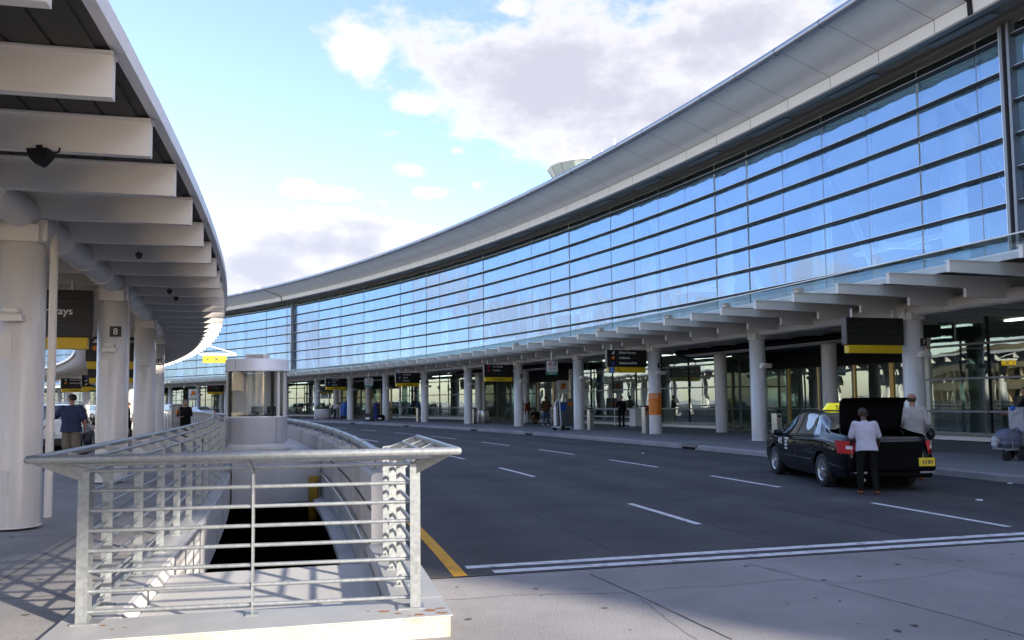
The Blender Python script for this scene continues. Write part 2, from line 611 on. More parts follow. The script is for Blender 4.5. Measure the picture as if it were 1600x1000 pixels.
M['seam'] = mat('asphalt_seam', (0.030, 0.030, 0.033), 0.6)
mb = MB()
for (R, a0, a1) in ((175.05, .243, .9), (178.9, .26, .7), (171.2, .243, .6)):
    n = 160
    prev = None
    for i in range(n + 1):
        f = a0 + (a1 - a0) * i / n
        q = P(R + .05 * sin(i * .7) + random.uniform(-.03, .03), f, .003)
        if prev is not None: strip(prev, q, .018 * random.uniform(.5, 1.3), .003)
        prev = q
for (u0, v0, u1, v1) in ((760, 762, 1010, 800), (1010, 800, 1180, 842), (700, 745, 760, 762), (1180, 842, 1290, 857)):
    crack([at(u0, v0), at((u0 + u1) / 2 + 10, (v0 + v1) / 2 - 4), at(u1, v1)], .014, .003, .05)
struct('road_seams', mb, 'seam')
# litter on the road
mb = MB()
for (u, v) in ((1044, 697), (1530, 781), (1578, 755), (979, 692), (1005, 708)):
    p = at(u, v, .012)
    mb.box(p, (.09, .06, .02), 0, Matrix.Rotation(random.random() * 3, 3, 'Z'))
mb.build('paper_litter', 'sign_white')
tag(COL.objects['paper_litter'], 'scraps of white paper littering the asphalt along the terminal kerb', 'litter')
COL.objects['paper_litter']['kind'] = 'stuff'

# the deck inside the railing, the raised slab under the booth and the dark lower level
mb = MB()
mb.arc([(166.45, 0.0), (168.45, 0.0), (168.45, -0.6), (166.45, -0.6)], 0.2318, V0, 4)
struct('ramp_deck', mb, 'concrete_deck')
mb = MB()
mb.arc([(166.47, 0.55), (168.48, 0.55), (168.48, -0.58), (166.47, -0.58)], V1, 0.55, 60)
struct('booth_slab', mb, 'wall_concrete')
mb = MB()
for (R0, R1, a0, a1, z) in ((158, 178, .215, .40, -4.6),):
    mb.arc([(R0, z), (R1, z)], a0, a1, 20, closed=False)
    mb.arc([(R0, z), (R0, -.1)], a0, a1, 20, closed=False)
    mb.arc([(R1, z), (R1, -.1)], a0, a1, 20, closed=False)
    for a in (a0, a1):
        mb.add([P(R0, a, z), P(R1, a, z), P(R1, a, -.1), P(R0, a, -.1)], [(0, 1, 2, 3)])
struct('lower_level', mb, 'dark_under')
# kerb with painted flashing round the opening
mb = MB()
mb.arc([(166.06, -.05), (166.06, .148), (166.44, .148), (166.44, -.62)], 0.2320, 0.85, 140, mi=0)
mb.arc([(168.46, -.62), (168.46, .148), (168.86, .148), (168.86, -.05)], 0.2320, 0.2478, 6, mi=0)
mb.arc([(166.06, -.05), (166.06, .148), (168.86, .148), (168.86, -.05)], 0.2284, 0.2319, 3, mi=1)
mb.arc([(166.04, .149), (168.88, .149), (168.88, .156), (166.04, .156)], 0.22845, 0.2319, 3, mi=2)
mb.arc([(168.47, .149), (168.88, .149), (168.88, .156), (168.47, .156)], 0.23195, 0.2478, 6, mi=2)
mb.arc([(166.04, .149), (166.40, .149), (166.40, .156), (166.04, .156)], 0.23195, 0.85, 140, mi=2)
o = mb.build('kerb_curb', ['wall_concrete', 'rough_face', 'flashing'])
o.name = 'opening_kerb'
o['kind'] = 'structure'

# ------------------------------------------------------------------ ramp wall with its pipe rail
wall = thing('ramp_wall', 'curved pale concrete parapet wall between ramp opening and road, carrying a fat grey pipe', 'wall', P(168.65, .30, 0))
mb = MB()
a, n = 0.2480, 0
while a < 0.62:
    da = 0.0118
    k = 3
    vs = []
    for i in range(k + 1):
        ph = a + (da - .00012) * i / k
        t = .945 - .035 * i / k
        for (R, z) in ((168.50, -.6), (168.50, t - .03), (168.54, t), (168.78, t), (168.82, t - .03), (168.82, -.05)):
            vs.append(P(R, ph, z))
    fs = []
    for i in range(k):
        for j in range(6):
            fs.append((i * 6 + j, i * 6 + (j + 1) % 6, (i + 1) * 6 + (j + 1) % 6, (i + 1) * 6 + j))
    fs.append(list(range(6)))
    fs.append(list(range(k * 6, k * 6 + 6)))
    mb.add(vs, fs)
    a += da
mb.build('wall_panels', 'wall_concrete', wall)
mb = MB()
mb.arc([(168.485, .52), (168.497, .52), (168.497, .545), (168.485, .545)], .248, .42, 40)
mb.build('groove', 'joint', wall)
mb = MB()
mb.arc([(168.28, -.60), (168.49, -.60), (168.49, -.45), (168.28, -.5)], .2475, .3119, 20)
mb.build('ledge', 'wall_concrete', wall)
mb = MB()
mb.tube([P(168.43, .249 + .0632 * i / 24, .12) for i in range(25)], .022, 8)
for i in range(9):
    mb.tube([P(168.43, .251 + .0075 * i, .12), P(168.49, .251 + .0075 * i, .10)], .016, 6)
mb.build('conduit', 'stainless', wall)
mb = MB()
pts = [P(168.62, .2485 + .37 * i / 70, 1.13) for i in range(71)]
mb.tube(pts, .062, 14)
a = 0.2520
while a < .61:
    for s in (-.00035, .00035):
        mb.tube([P(168.62, a + s - .00005, 1.13), P(168.62, a + s + .00005, 1.13)], .070, 14)
    a += .0118
mb.build('pipe_rail', 'galv', wall)
a = 0.2520
while a < .61:
    mb = MB()
    R3 = Matrix.Rotation(a, 3, 'Z')
    for s in (-.05, .05):
        for r_ in (-.05, .05):
            q = P(168.63 + r_ * .6, a, 0) + R3 @ Vector((0, s, 0))
            mb.tube([q + Vector((0, 0, .93)), q + Vector((0, 0, 1.10))], .009, 6)
    mb.box(P(168.63, a, .935), (.13, .14, .012), 0, R3)
    mb.build('bracket', 'galv', wall)
    a += .0118

# ------------------------------------------------------------------ the galvanised guard railing
rail = thing('guard_railing', 'galvanised steel guard railing with horizontal pipes and an outward leaning handrail round the ramp opening', 'railing', P(167.4, .2309, .15))
RL, RR, FA, FB = 166.25, 168.60, .2314, .2303
A, B = P(RL, FA), P(RR, FB)
ZS = [.235 + .147 * i for i in range(8)]
fdir = (B - A).normalized()
fout = Vector((fdir.y, -fdir.x, 0))     # towards the viewer
pa, pb = math.atan2(fdir.y, fdir.x), 0
POLY = [(-.040, .155), (.040, .155), (.040, 1.285), (-.05, 1.295), (-.30, 1.392), (-.335, 1.352), (-.12, 1.235), (-.040, 1.17)]
def post(loc, ang, name='post', poly=POLY, th=.014):
    mb = MB()
    mb.prism(poly, th)
    mb.box((0, 0, .162), (.13, .10, .012))
    mb.box((.0, 0, .172), (.02, .06, .02))
    mm = mb.mesh(name, 'galv')
    return link(name, mm, rail, Vector(loc) - wloc(rail), ang)
pm = None
a = FA + .0031
while a < .62:
    q = P(RL, a, 0)
    if pm is None:
        o = post(q, a)
        pm = o.data
    else:
        o = link('post', pm, rail, q - wloc(rail), a)
    a += .0073
poly_r = [(-x, z) for x, z in POLY]
RE = .2435
for i, a in enumerate((.2350, .2393, RE)):
    post(P(RR, a, 0), a, poly=poly_r, th=.016)
# corner posts: two plates each
for (q, s) in ((A, -1), (B, 1)):
    mb = MB()
    mb.box((0, 0, .71), (.014, .11, 1.11))
    mb.box((s * .036, -.045, .71), (.072, .014, 1.11))
    mb.box((0, 0, .162), (.2, .16, .012))
    # bracket leaning out over the corner
    pl = [(0, 1.17), (.05, 1.185), (.42, 1.345), (.42, 1.39), (.05, 1.285), (0, 1.285)]
    dm = Matrix.Rotation(-PI / 4 if s > 0 else -3 * PI / 4, 4, 'Z')
    mb.prism(pl, .014, 0, dm)
    link('corner_post', mb.mesh('corner_post', 'galv'), rail, q - wloc(rail), pa)
mb = MB()
mid = A.lerp(B, .495)
mb.prism([(-.03, .155), (.03, .155), (.03, 1.27), (-.03, 1.27)], .014)
mb.prism([(-.0, 1.2), (.0, 1.27), (-.32, 1.385), (-.32, 1.35)], .014)
mb.box((0, 0, .162), (.09, .09, .012))
link('post', mb.mesh('post', 'galv'), rail, mid - wloc(rail), pa + PI / 2)
def larc(R, z, r, name, a0=FA, a1=.62, n=120):
    mb = MB()
    mb.tube([P(R, a0 + (a1 - a0) * i / n, z) for i in range(n + 1)], r, 10)
    return mb.build(name, 'galv', rail)
for z in ZS:
    larc(RL, z, .0145, 'rail')
    mb = MB(); mb.tube([A + Vector((0, 0, z)), B + Vector((0, 0, z))], .0150, 10); mb.build('rail', 'galv', rail)
    mb = MB(); mb.tube([P(RR, FB + (RE - FB) * i / 8, z) for i in range(9)], .0165, 10); mb.build('rail', 'galv', rail)
da = .32 / 167
CA, CB = P(RL - .325, FA - da, 1.375), P(RR + .325, FB - da, 1.375)
HA, HB = P(RL - .165, FA - da / 2, 1.325), P(RR + .165, FB - da / 2, 1.325)
mb = MB()
n = 120
mb.tube([P(RL - .325, .62 - (.62 - FA + da) * i / n, 1.375) for i in range(n)] + [CA], .029, 12)
mb.ball(CA, .030, 8)
mb.tube([CA, CB], .030, 14)
mb.ball(CB, .030, 8)
mb.tube([CB] + [P(RR + .325, FB + (RE - FB) * i / 8, 1.375) for i in range(1, 9)], .029, 12)
mb.build('handrail', 'galv', rail)
mb = MB()
mb.tube([P(RL - .165, .62 - (.62 - FA + da / 2) * i / n, 1.325) for i in range(n)] + [HA], .0165, 10)
mb.tube([HA, HB], .0165, 10)
mb.tube([HB] + [P(RR + .165, FB + (RE - FB) * i / 8, 1.325) for i in range(1, 9)], .0165, 10)
mb.build('rail', 'galv', rail)
# rust blooms on the flashing round the post feet
mb = MB()
for (u, v, s) in ((600, 955, .05), (622, 958, .03), (672, 953, .06), (690, 957, .05), (655, 960, .045), (575, 955, .02), (688, 950, .04), (160, 977, .03), (175, 983, .02), (195, 980, .015), (225, 975, .015), (640, 962, .02)):
    c = at(u, v, .1585)
    k = 9
    mb.add([c + Vector((s * random.uniform(.5, 1.2) * cos(2 * PI * i / k), s * .7 * random.uniform(.4, 1.1) * sin(2 * PI * i / k), 0)) for i in range(k)], [list(range(k))])
mb.build('rust_stain', 'rust', rail)

# yellow post in the far corner of the opening
mb = MB()
mb.lathe([(0, 1.0), (.11, 1.0), (.12, .97), (.12, 0), (0, 0)], (0, 0, 0), 16)
o = link('protection_post', mb.mesh('protection_post', 'yellow_post'), None, P(168.30, V1 - .0016, -.62 - .35 + .0))
tag(o, 'rusty yellow steel post in the far corner of the ramp opening below the booth', 'post')
# ------------------------------------------------------------------ the terminal building
T = thing('terminal_building', 'long curved airport terminal with blue mirrored glass wall, grey overhanging roof and ground floor shopfront', 'terminal', P(190.6, .40, .15))
TL = wloc(T)
PH0, DPH = .318, .0136
END0, END1 = .101, 1.24  # near end set out of view so sun reaches the foreground
EXPS = (.3108, .7580)
RG = 190.65
# upper glazing, one strip of panes per bay
def bay_mesh(z0, z1, fins, m_glass, rods, mull, name, zs):
    mb = MB()
    L = 2 * RG * sin(DPH / 2)
    zs2 = zs
    for a, b, mi in zs2:
        mb.add([(0, .02, a), (0, L - .02, a), (0, L - .02, b), (0, .02, b)], [(0, 1, 2, 3)], mi)
    mb.box((-.004, 0, (z0 + z1) / 2), (.02, mull, z1 - z0), 2)
    if rods:
        for y in (.32, .52):
            mb.tube([(.55, y, z0 + .2), (.55, y, z1 - .2)], .022, 6, 3)
    return mb.mesh(name, [m_glass, 'glass_dark', 'frame', 'interior_white'])
zf = [13.51 - 1.102 * i for i in range(8)]
up = bay_mesh(5.0, 13.95, True, 'glass_up', True, .026, 'glass_bay', [(5.0, 13.50, 0), (13.52, 13.95, 1)])
kmin, kmax = -15, 66
for k in range(kmin, kmax + 1):
    a = PH0 + DPH * k
    o = link('glass_bay', up, T, P(RG, a, 0) - TL)
    o.rotation_euler = (random.uniform(-.0025, .0025) * 0, random.uniform(-.0018, .0018), a + DPH / 2 + random.uniform(-.004, .004))
spans = [(END0, EXPS[0] - .0008), (EXPS[0] + .0008, EXPS[1] - .0008), (EXPS[1] + .0008, END1)]
for z in zf:
    mb = MB()
    for a0, a1 in spans:
        n = max(2, int((a1 - a0) / .0068))
        mb.arc([(190.46, z - .05), (190.46, z + .05), (190.635, z + .05), (190.635, z - .05)], a0, a1, n)
        mb.arc([(190.445, z + .040), (190.445, z + .055), (190.50, z + .055), (190.50, z + .051), (190.459, z + .051), (190.459, z + .040)], a0, a1, n, 1)
    mb.build('glazing_fin', ['charcoal', 'fin_edge'], T)
for a in EXPS:
    mb = MB()
    R3 = Matrix.Rotation(a, 3, 'Z')
    for s in (-.13, .13):
        mb.box(P(190.50, a, 9.45) + R3 @ Vector((0, s, 0)), (.30, .10, 8.95), 0, R3)
    mb.box(P(190.56, a, 9.45), (.12, .16, 8.9), 1, R3)
    mb.box(P(190.36, a, 9.45) + R3 @ Vector((0, .19, 0)), (.03, .02, 8.9), 2, R3)
    mb.build('expansion_mullion', ['frame', 'charcoal', 'fin_edge'], T)
# eaves: rolled edge, soffit panels, fascia panels, recess
PF = .3185
sof = [(186.66, 15.24), (187.05, 15.135), (187.85, 14.90), (188.55, 14.69), (189.0, 14.575)]
def radial_mesh(prof, da, gap, m, name, thick=None):
    """a flat panel between two radial lines, in the local frame of its first edge"""
    mb = MB()
    h = da / 2
    vs = []
    for s in (-1, 1):
        for R, z in prof:
            ang = s * (h - gap / R / 2)
            vs.append((R * cos(ang) - 188, R * sin(ang), z))
    k = len(prof)
    mb.add(vs, [(i, i + 1, k + i + 1, k + i) for i in range(k - 1)], 0, True)
    return mb.mesh(name, m)
sm = radial_mesh(sof, DPH, .018, 'soffit', 'soffit_panel')
fm = radial_mesh([(189.0, 14.555), (189.02, 14.09)], DPH, .02, 'fascia', 'fascia_panel')
for k in range(-15, 67):
    a = PF + DPH * (k + .5)
    link('soffit_panel', sm, T, P(188, a, 0) - TL, a)
    link('fascia_panel', fm, T, P(188, a, 0) - TL, a)
mb = MB()
n = 170
mb.arc([(186.70, 15.27), (188.0, 14.90), (189.03, 14.60), (189.06, 14.09), (189.10, 14.09), (189.10, 14.62), (188.0, 15.0), (186.75, 15.36)], -.3, END1, n)
mb.build('eaves_backing', 'joint', T)
mb = MB()
mb.arc([(186.50 + .175 * cos(2 * PI * i / 14), 15.26 + .175 * sin(2 * PI * i / 14)) for i in range(14)], -.3, END1, n, smooth=True)
k = 0
for k in range(-20, 67):                 # joints of the rolled edge
    a = PF + DPH * k
    mb.arc([(186.50 + .181 * cos(2 * PI * i / 14), 15.26 + .181 * sin(2 * PI * i / 14)) for i in range(14)], a - .00006, a + .00006, 1, 1)
mb.build('roof_edge', ['alu_edge', 'charcoal'], T)
mb = MB()
mb.arc([(189.0, 14.08), (189.10, 14.05), (189.32, 14.05), (189.32, 14.02), (189.02, 14.02)], -.3, END1, n, 0)
mb.arc([(189.32, 14.03), (189.40, 14.12), (189.40, 14.16), (189.30, 14.10)], END0, END1, n, 0)
mb.arc([(189.40, 14.10), (190.15, 14.06), (190.15, 14.20), (189.40, 14.20)], END0, END1, n, 1)
mb.arc([(190.15, 14.00), (190.70, 13.96), (190.70, 14.22), (190.15, 14.22)], END0, END1, n, 2)
a = PF - .2
while a < 1.2:                           # lighting troughs in the recess
    mb.arc([(189.45, 14.02), (189.85, 14.02), (189.85, 14.099), (189.45, 14.099)], a, a + .0135, 3, 0)
    a += .0272
mb.build('eaves_recess', ['frame', 'recess', 'recess', 'charcoal'], T)
for a in EXPS:
    mb = MB()
    mb.arc([(186.6, 15.21), (187.05, 15.11), (187.85, 14.875), (188.55, 14.665), (188.97, 14.55), (188.985, 14.06), (189.02, 14.06), (189.0, 14.60), (187.85, 14.91), (186.6, 15.25)], a - .0005, a + .0005, 1)
    mb.build('expansion_joint', 'charcoal', T)
mb = MB()
mb.arc([(186.55, 15.40), (188.5, 15.75), (191, 15.95), (216, 16.6), (216, 16.3), (191, 15.3), (190.9, 14.23), (189.12, 14.23), (189.12, 14.70), (186.8, 15.36)], END0, END1, n)
mb.build('roof', 'roof_top', T)
mb = MB()                                # unseen screen added to cut the height of the sun patch
mb.arc([(187.2, 10.6), (187.5, 10.6), (187.5, 14.9), (187.2, 15.0)], -.3, .128, 40)
mb.build('added_sun_baffle', 'fascia', T)
mb = MB()                                # unseen roof strip added past the end wall to shade the near beams
mb.arc([(186.55, 15.40), (188.5, 15.75), (196, 15.9), (196, 15.3), (189.12, 14.23), (189.12, 14.70), (186.8, 15.36)], -.3, END0 - .0004, 40)
mb.build('added_shade_roof', 'roof_top', T)
# shell and interior
mb = MB()
mb.arc([(215.6, 0), (216, 0), (216, 16.28), (215.6, 16.28)], END0, END1, 120)
for a in (END0, END1):
    mb.arc([(190.8, .0), (215.6, .0), (215.6, 16.2), (191, 15.25), (190.8, 14.2)], a - .0006, a + .0006, 1)
mb.build('rear_wall', 'interior_wall', T)
mb = MB()
mb.arc([(190.75, 4.55), (214, 4.55), (214, 4.95), (190.75, 4.95)], END0 + .001, END1 - .001, 120)
mb.build('upper_floor', 'interior_wall', T)
mb = MB()
mb.arc([(191.2, 13.96), (215, 14.6), (215, 14.9), (191.2, 14.2)], END0 + .001, END1 - .001, 120)
mb.build('hall_ceiling', 'interior_wall', T)
mb = MB()
mb.arc([(190.75, .154), (215, .154), (215, .05), (190.75, .05)], END0 + .001, END1 - .001, 120)
mb.build('ground_floor', 'interior_floor', T)
mb = MB()
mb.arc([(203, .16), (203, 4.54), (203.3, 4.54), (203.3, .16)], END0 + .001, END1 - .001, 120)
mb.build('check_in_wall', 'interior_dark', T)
mb = MB()
mb.arc([(208, 4.96), (208, 9.0), (208.3, 9.0), (208.3, 4.96)], END0 + .001, END1 - .001, 120)
mb.build('mezzanine_wall', 'interior_wall', T)
mb = MB()
mb.lathe([(.5, 4.96), (.5, 13.0), (.48, 13.3), (.48, 14.1)], (0, 0, 0), 24)
cm = mb.mesh('hall_column', 'interior_white')
mb = MB()
mb.tube([(0, -2.0, 6.0), (0, 0, 10.2), (0, 1.9, 13.7)], .16, 10, 0, True)
brm = mb.mesh('roof_brace', 'interior_white')
mb = MB()
mb.box((0, 0, 9.0), (.18, 6.5, .22))
mb.prism([(-1.5, 8.7), (-1.5, 9.0), (1.5, 9.0), (1.5, 8.8)], .2)
tm = mb.mesh('bridge_truss', 'interior_white')
mb = MB()
mb.box((0, 0, 5.02), (.35, 5.6, .06))  # glowing strips added at floor level, out of sight, to brighten the columns
ls = mb.mesh('added_hall_glow', 'fill_glow')
mb = MB()
mb.box((0, 0, 4.5), (.30, 3.6, .05))
gs = mb.mesh('ceiling_light', 'light_strip')
for k in range(-5, 22):
    a = .3466 + .0405 * k
    link('hall_column', cm, T, P(195.5, a, 0) - TL, a)
    link('roof_brace', brm, T, P(194.4, a + .024, 0) - TL, a)
    if k % 2 == 0:
        link('bridge_truss', tm, T, P(196.8, a + .02, 0) - TL, a)
    for R in (193.2, 198.5):
        link('added_hall_glow', ls, T, P(R, a + .02, 0) - TL, a)
    if k % 1 == 0:
        link('ceiling_light', gs, T, P(193.6, a + .012, 0) - TL, a)
        link('ceiling_light', gs, T, P(198.5, a + .026, 0) - TL, a)
# ground floor shopfront
rec = set()
for b in (1, 12, 23, 34, 45, -10):
    rec |= set(range(b, b + 5))
mb = MB()
L = 2 * 190.6 * sin(DPH / 2)
mb.add([(0, .03, .50), (0, L - .03, .50), (0, L - .03, 4.54), (0, .03, 4.54)], [(0, 1, 2, 3)], 0)
mb.box((0, 0, 2.5), (.10, .045, 4.1), 1)
for z in (1.20, 2.34, 3.52):
    mb.box((-.05, L / 2, z), (.16, L - .05, .07), 2)
mb.box((-.08, L / 2, .43), (.34, L, .10), 2)
mb.box((-.02, L / 2, .285), (.14, L - .02, .19), 3)
mb.box((.0, L / 2, .165), (.08, L, .05), 1)
sh = mb.mesh('shopfront_bay', ['glass_low', 'charcoal', 'frame', 'fascia'])
for k in range(-15, 67):
    if k in rec:
        continue
    a = PH0 + DPH * k
    o = link('shopfront_bay', sh, T, P(190.6, a, 0) - TL)
    o.rotation_euler = (0, 0, a + DPH / 2 + random.uniform(-.003, .003))
mb = MB()
mb.arc([(190.52, 4.54), (190.52, 5.0), (190.75, 5.0), (190.75, 4.54)], END0, END1, 160)
mb.build('floor_band', 'frame', T)
# recessed entrances with sliding doors
for b in (1, 12, 23, 34, 45):
    a0, a1 = PH0 + DPH * b, PH0 + DPH * (b + 5)
    if a1 > END1:
        break
    am = (a0 + a1) / 2
    R3 = Matrix.Rotation(am, 3, 'Z')
    e = MB()
    RI = 193.2
    for a in (a0, a1):                    # side returns
        Ra = Matrix.Rotation(a, 3, 'Z')
        for q in range(2):
            r0 = 190.65 + 1.28 * q
            e.add([P(r0 + .02, a, .25), P(r0 + 1.26, a, .25), P(r0 + 1.26, a, 4.5), P(r0 + .02, a, 4.5)], [(0, 1, 2, 3)], 0)
            e.box(P(r0, a, 2.35), (.10, .10, 4.4), 1, Ra)
        e.box(P(190.62, a, 2.35), (.18, .20, 4.39), 3, Ra)
        for z in (.22, 1.2, 2.34, 3.52):
            e.box(P(191.95, a, z), (2.5, .08, .07), 1, Ra)
    e.arc([(RI, 3.2), (RI, 4.52), (RI + .08, 4.52), (RI + .08, 3.2)], a0, a1, 8, 2)
    e.build('entrance_return', ['glass_low', 'frame', 'charcoal', 'fascia'], T)
    for q in range(6):
        f = a0 + (a1 - a0) * (q + .5) / 6
        Rq = Matrix.Rotation(f, 3, 'Z')
        d = MB()
        w = (a1 - a0) / 6 * RI
        d.add([P(RI, f, .2) + Rq @ Vector((0, s * w * .46, z)) for s, z in ((-1, 0), (1, 0), (1, 2.95), (-1, 2.95))], [(0, 1, 2, 3)], 0)
        for s in (-1, 1):
            d.box(P(RI, f, 1.67) + Rq @ Vector((0, s * w * .475, 0)), (.12, .09, 3.03), 1 if q in (1, 2, 4) else 2, Rq)
        d.box(P(RI, f, .24), (.10, w * .94, .1), 2, Rq)
        d.box(P(RI, f, 1.2), (.07, w * .94, .05), 2, Rq)
        d.build('sliding_door', ['glass_low', 'gold', 'frame'], T)
    # dark hood above the entrance with a lit edge
    h = MB()
    c0, c1 = a0 - .004, a1 + .005
    h.arc([(188.7, 3.98), (188.55, 4.10), (188.7, 4.24), (190.5, 4.30), (190.5, 3.86), (189.3, 3.80)], c0, c1, 10, 0)
    h.arc([(188.66, 3.93), (188.66, 3.965), (189.0, 3.90), (189.0, 3.86)], c0 + .002, c1 - .004, 10, 1)
    h.build('entrance_hood', ['charcoal', 'fascia'], T)
    for f in (a0 + .0150, a1 - .0150):
        p = MB()
        p.lathe([(.29, .154), (.29, 3.84)], P(188.6, f, 0), 24)
        p.build('entrance_column', 'column', T)

# ------------------------------------------------------------------ kerbside canopy of the terminal
K = thing('terminal_canopy', 'long white steel canopy with a glass edge on round columns along the terminal front', 'canopy', P(185.26, .3466, .15))
KL = wloc(K)
def beam_mesh(sec, name, top, fl=.16, th=.09, m='white_steel'):
    """sec: (R offset, bottom z); a plate girder with a top flange, in the radial frame"""
    mb = MB()
    poly = [(sec[0][0], top)] + [(x, z) for x, z in sec] + [(sec[-1][0], top)]
    mb.prism(poly, th)
    x0, x1 = sec[0][0] - .015, sec[-1][0]
    mb.box(((x0 + x1) / 2, 0, top + .011), (x1 - x0, fl, .02))
    return mb.mesh(name, m)
bmesh_main = beam_mesh([(181.50 - 185, 4.455), (183.80 - 185, 4.415), (183.80 - 185, 4.20), (190.5 - 185, 4.20)], 'beam', 4.70)
PB, DB = .2678, .010125
for k in range(-7, 91):
    a = PB + DB * k
    link('beam', bmesh_main, K, P(185, a, 0) - KL, a)
c0, c1 = .19, 1.17
mb = MB()
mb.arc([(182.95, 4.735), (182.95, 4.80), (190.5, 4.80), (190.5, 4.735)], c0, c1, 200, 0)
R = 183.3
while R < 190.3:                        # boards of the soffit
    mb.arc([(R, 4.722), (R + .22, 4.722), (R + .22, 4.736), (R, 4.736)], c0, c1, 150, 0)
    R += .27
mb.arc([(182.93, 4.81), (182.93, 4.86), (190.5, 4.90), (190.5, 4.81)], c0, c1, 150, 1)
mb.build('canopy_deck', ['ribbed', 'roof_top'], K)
mb = MB()
mb.arc([(182.86, 4.735), (182.86, 4.92), (182.92, 4.92), (182.92, 4.735)], c0, c1, 200)
mb.build('edge_channel', 'alu', K)
gm = MB()
W = DB * 2 * 182
gm.add([(181.36 - 182, .012, 4.925), (182.85 - 182, .012, 4.905), (182.85 - 182, W - .012, 4.905), (181.36 - 182, W - .012, 4.925)], [(0, 1, 2, 3)])
gmm = gm.mesh('glass_edge_panel', 'glass_roof')
for k in range(-4, 46):
    a = PB + DB * 2 * k
    link('glass_edge_panel', gmm, K, P(182, a, 0) - KL, a + DB)
mb = MB()
mb.arc([(181.33, 4.915), (181.33, 4.94), (181.37, 4.94), (181.37, 4.915)], c0, c1, 200)
mb.build('edge_trim', 'fascia', K)
def tube_part(R, z, r, parent, a0, a1, rings):
    mb = MB()
    n = int((a1 - a0) * 260)
    mb.tube([P(R, a0 + (a1 - a0) * i / n, z) for i in range(n + 1)], r, 18)
    for a in rings:
        mb.tube([P(R, a - .00025, z), P(R, a + .00025, z)], r + .022, 18)
    return mb.build('girder_tube', 'white_steel', parent)
tube_part(185.26, 4.28, .20, K, c0, c1, [PB + DB * (k + .08) for k in range(-7, 91)])
mb = MB()
mb.lathe([(.295, .15), (.295, 3.90), (.27, 3.92), (.27, 3.96), (0, 3.96)], (0, 0, 0), 32)
mb.lathe([(.31, .151), (.31, .17), (.295, .18)], (0, 0, 0), 32)
for (zz, ang) in ((2.55, -1.9), (.75, -1.9)):     # access plate
    Rm = Matrix.Rotation(ang, 3, 'Z')
    mb.box(Rm @ Vector((.294, 0, zz)), (.012, .16, .32), 0, Rm)
colm = mb.mesh('column', 'column')
mb = MB()
mb.box((0, 0, 4.08), (.50, .50, .24), 0, None, .01)
mb.prism([(-.30, 4.0), (.30, 4.0), (.30, 4.30), (-.30, 4.30)], .10)
capm = mb.mesh('capital', 'white_steel')
mb = MB()
mb.tube([(0, 0, .15), (0, 0, 4.5)], .055, 10)
ppm = mb.mesh('downpipe', 'white_steel')
mb = MB()
mb.box((0, 0, 0), (.20, .30, .09), 0, None, .03)
mb.prism([(-.10, -.045), (.10, -.045), (.13, -.12), (-.06, -.13)], .26, 0, Matrix.Rotation(PI / 2, 4, 'Z'))
mb.box((0, .17, 0), (.05, .10, .05), 0)
mb.box((.0, -.03, -.128), (.22, .16, .01), 1)
flm = mb.mesh('floodlight', ['white_steel', 'lamp_white'])
mb = MB()
mb.box((0, 0, 0), (.22, .03, .22))
npm = mb.mesh('number_plate', 'sign_black')
def columns(parent, R, phs, pipe_dR, flood_side, numbers):
    PL = wloc(parent)
    for i, a in enumerate(phs):
        q = P(R, a, 0)
        c = link('column', colm, parent, q - PL, a)
        link('capital', capm, c, (0, 0, 0))
        if flood_side:
            f = link('floodlight', flm, c, (flood_side * .36, -.08, 3.0))
            f.rotation_euler = (0, 0, PI / 2 * -flood_side)
        f2 = link('floodlight', flm, c, (0.0, -.36, 3.0))
        pp = link('downpipe', ppm, parent, P(R + pipe_dR, a + (.0022 if flood_side else .0052), 0) - PL, a)
        t = numbers.get(i)
        if t:
            n_ = link('number_plate', npm, c, (.10, -.305, 3.30))
            n_['label'] = 'black plate with a white %s' % t
            put_text(t, .19, c, .10, -.325, 3.235, 'sign_text', 'CENTER', name='plate_number')
columns(K, 185.26, [.3061 + .0405 * k for k in range(-2, 22)], .33, 1, {2: '7', 4: '9', 6: '11', 8: '13', 10: '15'})
# orange wrap of the second column in view
mb = MB()
q = P(185.26, .3061 + .0405 * 2, 0)
mb.lathe([(.302, 1.02), (.302, 2.02)], q, 32)
wrap = mb.build('orange_wrap', 'orange', K)
wrap['label'] = 'orange band wrapped round one column, with white rings'
mb = MB()
for (dx, s) in ((.02, 1), (-.21, 1)):
    mb.tube([Vector((q.x + dx + .075 * cos(t), q.y - math.sqrt(max(.32 ** 2 - (dx + .075 * cos(t)) ** 2, 0)), 1.88 + .085 * sin(t))) for t in [2 * PI * i / 20 for i in range(20)]], .008, 6, closed=True)
    mb.box((q.x + dx, q.y - math.sqrt(.32 ** 2 - dx ** 2) + .002, 1.88), (.018, .02, .07))
mb.build('ring_symbol', 'sign_text', K)
# small cameras on the beam ends
mb = MB()
mb.box((0, 0, 0), (.30, .14, .13), 0, None, .02)
mb.box((-.20, 0, .03), (.14, .18, .02))
mb.box((.10, 0, -.1), (.06, .06, .12))
ccm = mb.mesh('security_camera', ['white_steel'])
for i, (u, v) in enumerate(((1268, 461), (1057, 500), (1143, 486), (925, 522), (818, 537))):
    d = ray(u, v)
    p = atR(u, 181.75, 0, v)
    t = p.x / d.x
    a = phi_of(p)
    kk = round((a - PB) / DB)
    o = link('security_camera', ccm, None, P(181.72, PB + DB * kk, 4.79), a + .4)
    tag(o, ['white security camera on the canopy beam end above the taxi', 'white security camera on the beam end left of the orange column', 'white security camera on the beam end above the pavement right of the orange column', 'white security camera on the canopy edge above the wheelchair sign', 'white security camera on the canopy edge, farthest one left along the terminal canopy'][i], 'camera', 'cameras on the terminal canopy')

